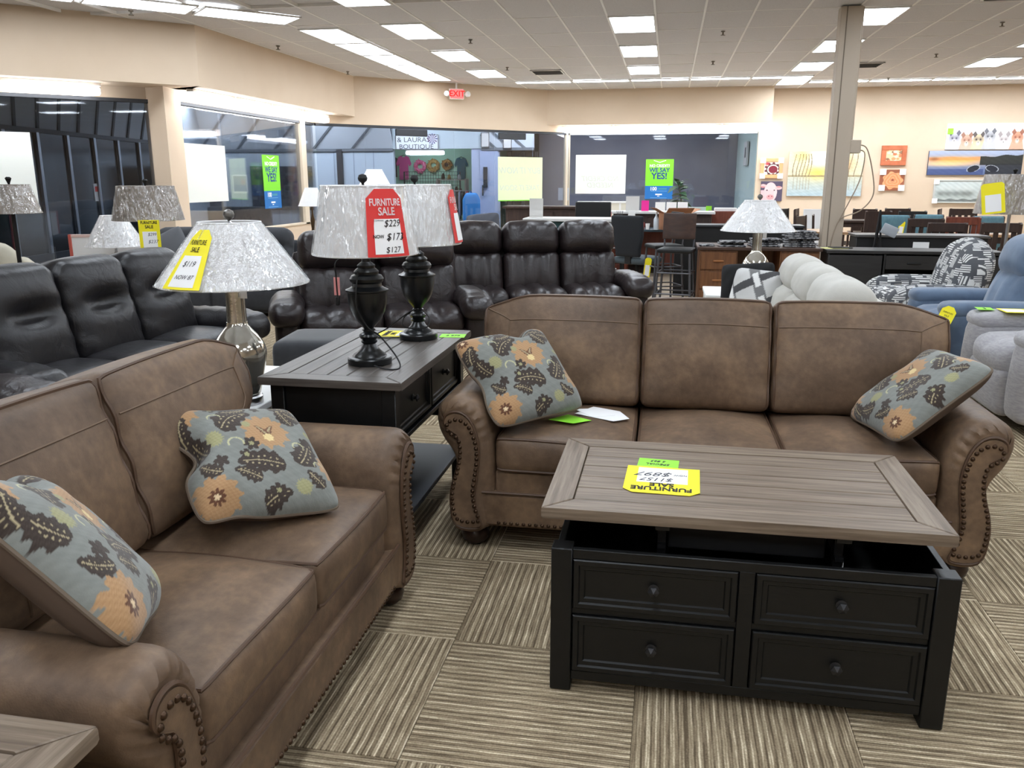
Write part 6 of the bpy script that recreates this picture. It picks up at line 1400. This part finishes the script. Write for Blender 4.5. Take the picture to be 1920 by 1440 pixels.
obj('mount', MB().box(-w*.58, w*.58, -.02, -.001, -h*.62, h*.58), M_paper, bp_); print_grid('image', w, h, 50, 50, lambda U, V: mixc(lp((40, 70, 160), (150, 150, 160), V), (200, 120, 140), gauss(U, V, .75, .6, .2, .2)), M_art, bp_, (0, -.022, 0), (PI/2, 0, 0))
def folding_chair(label, x, y, rz):
    t = thing('folding_chair', label, 'chair', (x, y, -.22), rz); m = M_frame
    obj('seat', MB().box(-.2, .2, -.2, .2, .44, .46, .005), m, t); obj('backrest', MB().box(-.2, .2, .2, .22, .68, .86, .008), m, t)
    for sx in (-1, 1): obj('front_leg', MB().cyl((sx*.2, .21, .86), (sx*.22, -.26, 0), .012, 6), m, t); obj('rear_leg', MB().cyl((sx*.2, -.15, .45), (sx*.22, .28, 0), .012, 6), m, t)
    return t
p = aty(490, 420, 23.2); folding_chair('dark folding chair before the cluttered display window', p.x, 23.2, PI*.8)
bench = thing('corridor_sofa', 'grey padded bench in the corridor beyond the left window', 'bench', (aty(440, 410, 21.5).x, 21.5, -.22), .1); obj('seat', MB().cush(Cush((.9, .4, .22), .08, (0, 0, .02), None, RT((0, 0, .25))), (10, 8, 6)), M_dg, bench, angle=80); obj('back', MB().cush(Cush((.9, .12, .45), .08, (0, 0, 0), None, RT((0, .4, .55))), (10, 6, 8)), M_dg, bench, angle=80)
# ------------------------------------------------------------------ the boutique
BY = 27.2
struct('wall_boutique_back', MB().box(xB0-2.5, xB1+1.5, BY, BY+.1, -.25, 3.6), M_mint); struct('wall_boutique_left', MB().prism([(xB0-.1, FY+.15), (xB0, FY+.15), (aty(716, 300, BY).x, BY), (aty(716, 300, BY).x-.1, BY)], -.25, 3.6), M_cw); struct('wall_boutique_right', MB().box(xB1+.02, xB1+.12, FY+.15, BY, -.25, 3.6), M_cw)
p, r = aty(741, 253, FY-.1), aty(822, 280, FY-.1); w, h = r.x-p.x, p.z-r.z; sg = thing('boutique_sign', 'white boutique name board with a purple flower above the shop opening', 'sign', ((p.x+r.x)/2, FY-.06, (p.z+r.z)/2))
obj('board', MB().box(-w/2, w/2, -.03, .03, -h/2, h/2, .004), mat('sign_white', (226, 230, 234), .6), sg)
for b in ((-w/2, w/2, h/2-.015, h/2), (-w/2, w/2, -h/2, -h/2+.015), (-w/2, -w/2+.015, -h/2, h/2), (w/2-.015, w/2, -h/2, h/2)): obj('edge', MB().box(b[0], b[1], -.036, -.03, b[2], b[3]), M_frame, sg)
M_sink = mat('sign_ink', (60, 64, 74), .7)
text('& LAURAS', .19, M_sink, sg, (-.10, -.033, .06), (PI/2, 0, 0), sx=1.15); text('BOUTIQUE', .18, M_sink, sg, (-.02, -.033, -.13), (PI/2, 0, 0), sx=1.15)
fm = MB()
for k in range(12): a = k*.52; fm.prism([(0, 0), (.14*math.cos(a-.12), .14*math.sin(a-.12)), (.17*math.cos(a), .15*math.sin(a)), (.14*math.cos(a+.12), .14*math.sin(a+.12))], -.034, -.031-.0002*k, 'y', RT((w*.36, 0, h*.22)))
obj('flower_emblem', fm, mat('emblem_purple', (110, 60, 100), .6, color2=(60, 70, 130), nscale=14), sg)
strip(aty(797, 285, 26.0).x, 26.0, aty(797, 284, 26.0).z, 0, 'fluorescent strip lighting the boutique wall', 'boutique strip', 1.25)
def shirt(label, x0, y0, x1, y1, Y, m, hang=True):
    p, r = aty(x0, y0, Y), aty(x1, y1, Y); w, h = r.x-p.x, p.z-r.z; t = thing('tee_shirt', label, 'shirt', ((p.x+r.x)/2, Y, (p.z+r.z)/2))
    poly = [(-.30, -.5), (.30, -.5), (.29, .16), (.40, .06), (.5, .16), (.34, .44), (.15, .5), (.08, .44), (-.08, .44), (-.15, .5), (-.34, .44), (-.5, .16), (-.40, .06), (-.29, .16)]
    obj('cloth', MB().prism([(a*w*1.1, b*h) for a, b in poly], -.03, .0, 'y'), m, t); obj('hanger', MB().tube([(-.15*w, -.015, .47*h), (0, -.015, .53*h), (.15*w, -.015, .47*h)], .008, 5), M_black, t)
    return t
shirt('hot pink tee shirt hung on the boutique wall', 744, 292, 771, 337, 27.155, mat('pink_cloth', (214, 78, 150), .9)); shirt('teal tee shirt hung at the edge of the boutique wall', 853, 295, 877, 336, 27.19, mat('deep_teal_cloth', (20, 96, 112), .9)); shirt('black tee shirt behind the pink shirt on the boutique wall', 727, 295, 749, 332, 27.19, mat('charcoal_cloth', (60, 64, 66), .9))
M_gold = mat('gold_ribbon', (206, 172, 100), .5, color2=(150, 110, 60), nscale=14); M_rose = mat('pink_ribbon', (214, 60, 110), .5, color2=(240, 150, 190), nscale=14); M_straw = mat('straw_ribbon', (190, 142, 78), .6, color2=(120, 84, 44), nscale=12)
def wreath(label, px, py, R, Y, m, centre=None):
    p = aty(px, py, Y); t = thing('wreath', label, 'wreath', (p.x, Y, p.z)); rg = random.Random(px)
    obj('ring', MB().tube([(R*.62*math.cos(a), 0, R*.62*math.sin(a)) for a in np.linspace(0, 2*PI, 25)[:-1]], R*.26, 8, closed=True), m, t); bw = MB()
    for k in range(46):
        a = rg.uniform(0, 2*PI); rr = R*rg.uniform(.35, .95); bw.cush(Cush((R*.16, R*.07, R*.08), R*.05, M=RT((rr*math.cos(a), -R*rg.uniform(.1, .3), rr*math.sin(a)), (rg.random()*3, rg.random()*3, rg.random()*3))), (3, 2, 2))
    o = obj('ribbon_loops', bw, m, t); o['kind'] = 'stuff'
    if centre: obj('centre', MB().lathe([(R*.3, 0), (R*.3, .03), (R*.1, .05)], 14, RT((0, -R*.28, 0), (PI/2, 0, 0))), centre, t)
    return t
wreath('pink ribbon wreath on the boutique wall', 788, 312, .23, 27.12, M_rose); wreath('large gold ribbon wreath in the middle of the boutique wall', 813, 310, .23, 27.12, M_gold); wreath('straw coloured wreath with a dark centre beside the teal shirt', 838, 309, .20, 27.13, M_straw, mat('dark_centre', (54, 34, 24), .8))
p, r = aty(757, 322, 26.9), aty(862, 345, 26.9); gd = thing('wire_grid', 'black wire display grid across the mint boutique wall', 'grid', ((p.x+r.x)/2, 26.95, 0)); g = MB(); w = r.x-p.x; z0, z1 = .9, p.z
for k in range(22): g.cyl((-w/2+w*k/21, 0, z0), (-w/2+w*k/21, 0, z1), .006, 4)
for k in range(9): g.cyl((-w/2, 0, z0+(z1-z0)*k/8), (w/2, 0, z0+(z1-z0)*k/8), .006, 4)
o = obj('wires', g, M_frame, gd); o['kind'] = 'stuff'
for sx in (-1, 1): obj('post', MB().box(sx*w/2-.02, sx*w/2+.02, -.02, .02, -.22, z1), M_frame, gd)
rg = random.Random(8); p = aty(846, 385, 25.6)
sh = thing('shelf_unit', 'pale boutique shelf unit with small dark goods', 'shelf', (p.x+.05, 25.6, -.22)); 
for x in (-.45, .45): obj('upright', MB().box(x-.03, x+.03, -.15, .15, 0, 1.75, .004), mat('pale_shelf', (196, 190, 178), .7), sh)
for k in range(5): obj('shelf', MB().box(-.45, .45, -.15, .15, .1+k*.4, .13+k*.4, .003), mat('pale_shelf', (196, 190, 178), .7), sh)
for k in range(14):
    x, lev = rg.uniform(-.38, .38), rg.randrange(5); hh = rg.uniform(.12, .26); t = thing('shop_item', 'small dark item on the boutique shelf unit', 'goods', (p.x+.05+x, 25.52+rg.uniform(-.03, .03), -.22+.131+lev*.4), rg.uniform(0, 3), 'goods on the boutique shelf')
    obj('body', MB().lathe([(.05, 0), (.06, hh*.3), (.04, hh*.8), (.02, hh)], 8), [M_black, M_gold, M_wood, M_white][rg.randrange(4)], t)
gr = thing('garment_rack', 'chrome garment rail full of hanging clothes in the boutique', 'rack', (aty(885, 390, 25.0).x-.25, 25.0, -.22), .3); 
for x in (-.5, .5): obj('post', MB().cyl((x, 0, 0), (x, 0, 1.4), .015, 8), M_chrome, gr)
obj('rail', MB().cyl((-.5, 0, 1.4), (.5, 0, 1.4), .015, 8), M_chrome, gr)
cols = [(40, 44, 60), (230, 230, 230), (60, 60, 64), (120, 130, 150), (30, 30, 34), (180, 60, 70), (26, 110, 190)]
for k in range(9):
    x = -.44+.11*k; t = thing('hanging_garment', 'garment hanging on the boutique rail' if k < 8 else 'bright blue top hanging at the end of the boutique rail', 'garment', (gr.location.x+x*math.cos(.3), 25.0+x*math.sin(.3), 1.12), .3+PI/2-.2, 'clothes on the boutique rail' if k < 8 else None)
    obj('cloth', MB().cush(Cush((.20 if k < 8 else .24, .028, .36), .025, (0, .01, 0), lambda o, kk: np.c_[o[:, 0]*(1-.35*smooth01((kk[:, 2]-.5)/.5)), o[:, 1], o[:, 2]], RT((0, 0, -.32))), (6, 3, 8)), mat('garment_%d' % (k % 7), cols[k % 7] if k < 8 else (26, 110, 190), .9), t, angle=80); obj('hook', MB().cyl((0, 0, .02), (0, 0, .08), .006, 5), M_chrome, t)
bs = thing('blue_blouse', 'bright blue top on the stand outside the boutique', 'garment', (aty(884, 380, 23.6).x, 23.6, .72)); obj('cloth', MB().cush(Cush((.25, .1, .42), .08, (0, .02, 0), lambda o, kk: np.c_[o[:, 0]*(1-.3*smooth01((kk[:, 2]-.5)/.5)), o[:, 1], o[:, 2]]), (8, 6, 10)), mat('bright_blue_cloth', (50, 130, 196), .9), bs, angle=80); obj('stand', MB().cyl((0, 0, -.94), (0, 0, .4), .02, 8), M_chrome, bs)
# blue door with long handle, dark opening and hoarding to the right
dr = struct('door_1', MB().box(aty(900, 300, FY).x, aty(934, 300, FY).x, FY-.03, FY-.001, -.22, 2.3, .004), mat('lilac_door', (160, 172, 200), .7)); p = aty(911, 330, FY); obj('push_handle', MB().box(p.x-.06, p.x+.06, FY-.08, FY-.03, p.z-.32, p.z+.25, .01), M_frame, dr); obj('handle_bar', MB().box(p.x-.10, p.x-.06, FY-.08, FY-.05, p.z-.55, p.z-.25, .005), M_frame, dr)
x2 = aty(945, 300, 25.5).x
struct('wall_mall_hoarding', MB().box(xDr+.9, 2.6, 25.5, 25.6, -.25, 3.75), M_cd); opn = struct('door_2', MB().box(xDr, xDr+.95, FY+1.2, FY+1.3, -.25, 3.75), M_smoke)
for k in range(3): obj('jamb', MB().box(xDr+.05+.4*k, xDr+.13+.4*k, FY+1.1, FY+1.2, -.2, 2.3), M_frame, opn)
struct('wall_mall_return', MB().prism([(2.0, 21.2), (2.12, 21.2), (1.98, 25.5), (1.86, 25.5)], -.25, 3.75), mat('greenish_white', (196, 212, 204), .7))
vs = thing('side_sign', 'small dark and white sign on the return wall beyond the back window', 'sign', (1.93, 23.0, 2.2)); obj('panel', MB().box(-.06, -.0, -.4, .4, -.35, .25, .01), M_lgc, vs); obj('emblem', MB().box(-.066, -.06, -.25, .0, -.15, .1), M_frame, vs)
for k, (px, py) in enumerate(((908, 262), (950, 264))):
    p = aty(px, py, FY-.2); hs = thing('hanging_sign', 'small framed sign on the ribbed fascia beside the boutique' if k == 0 else 'small framed sign on the ribbed fascia before the hoarding', 'sign', (p.x, FY-.07, p.z)); obj('board', MB().box(-.12, .12, -.02, .04, -.2, .2, .004), M_lgc, hs); 
    for b in ((-.12, .12, .185, .2), (-.12, .12, -.2, -.185), (-.12, -.105, -.2, .2), (.105, .12, -.2, .2)): obj('edge', MB().box(b[0], b[1], -.025, -.02, b[2], b[3]), M_frame, hs)
# corridor lights: unseen panels, inferred and added to light the corridor walls
M_lampc = mat_emit('corridor_lens', (240, 246, 255), 30.0)
pcl = None
for (x, y) in ((-10.4, 12.6), (-10.4, 15.6), (-10.4, 18.6), (-13.0, 22.4), (-10.0, 22.4), (-7.0, 22.4), (-4.0, 22.8), (-1.0, 22.8)):
    if pcl is None:
        pcl = thing('corridor_light_offscreen', 'unseen rectangular light panel inferred on the mall corridor ceiling', 'ceiling light', (x, y, 3.74), 0, 'corridor light panels'); obj('frame', MB().box(-.62, .62, -.32, .32, -.03, .0, .004), M_housing, pcl); obj('diffuser', MB().box(-.59, .59, -.29, .29, -.036, -.031), M_lampc, pcl)
    else: dup(pcl, None, (x, y, 3.74))
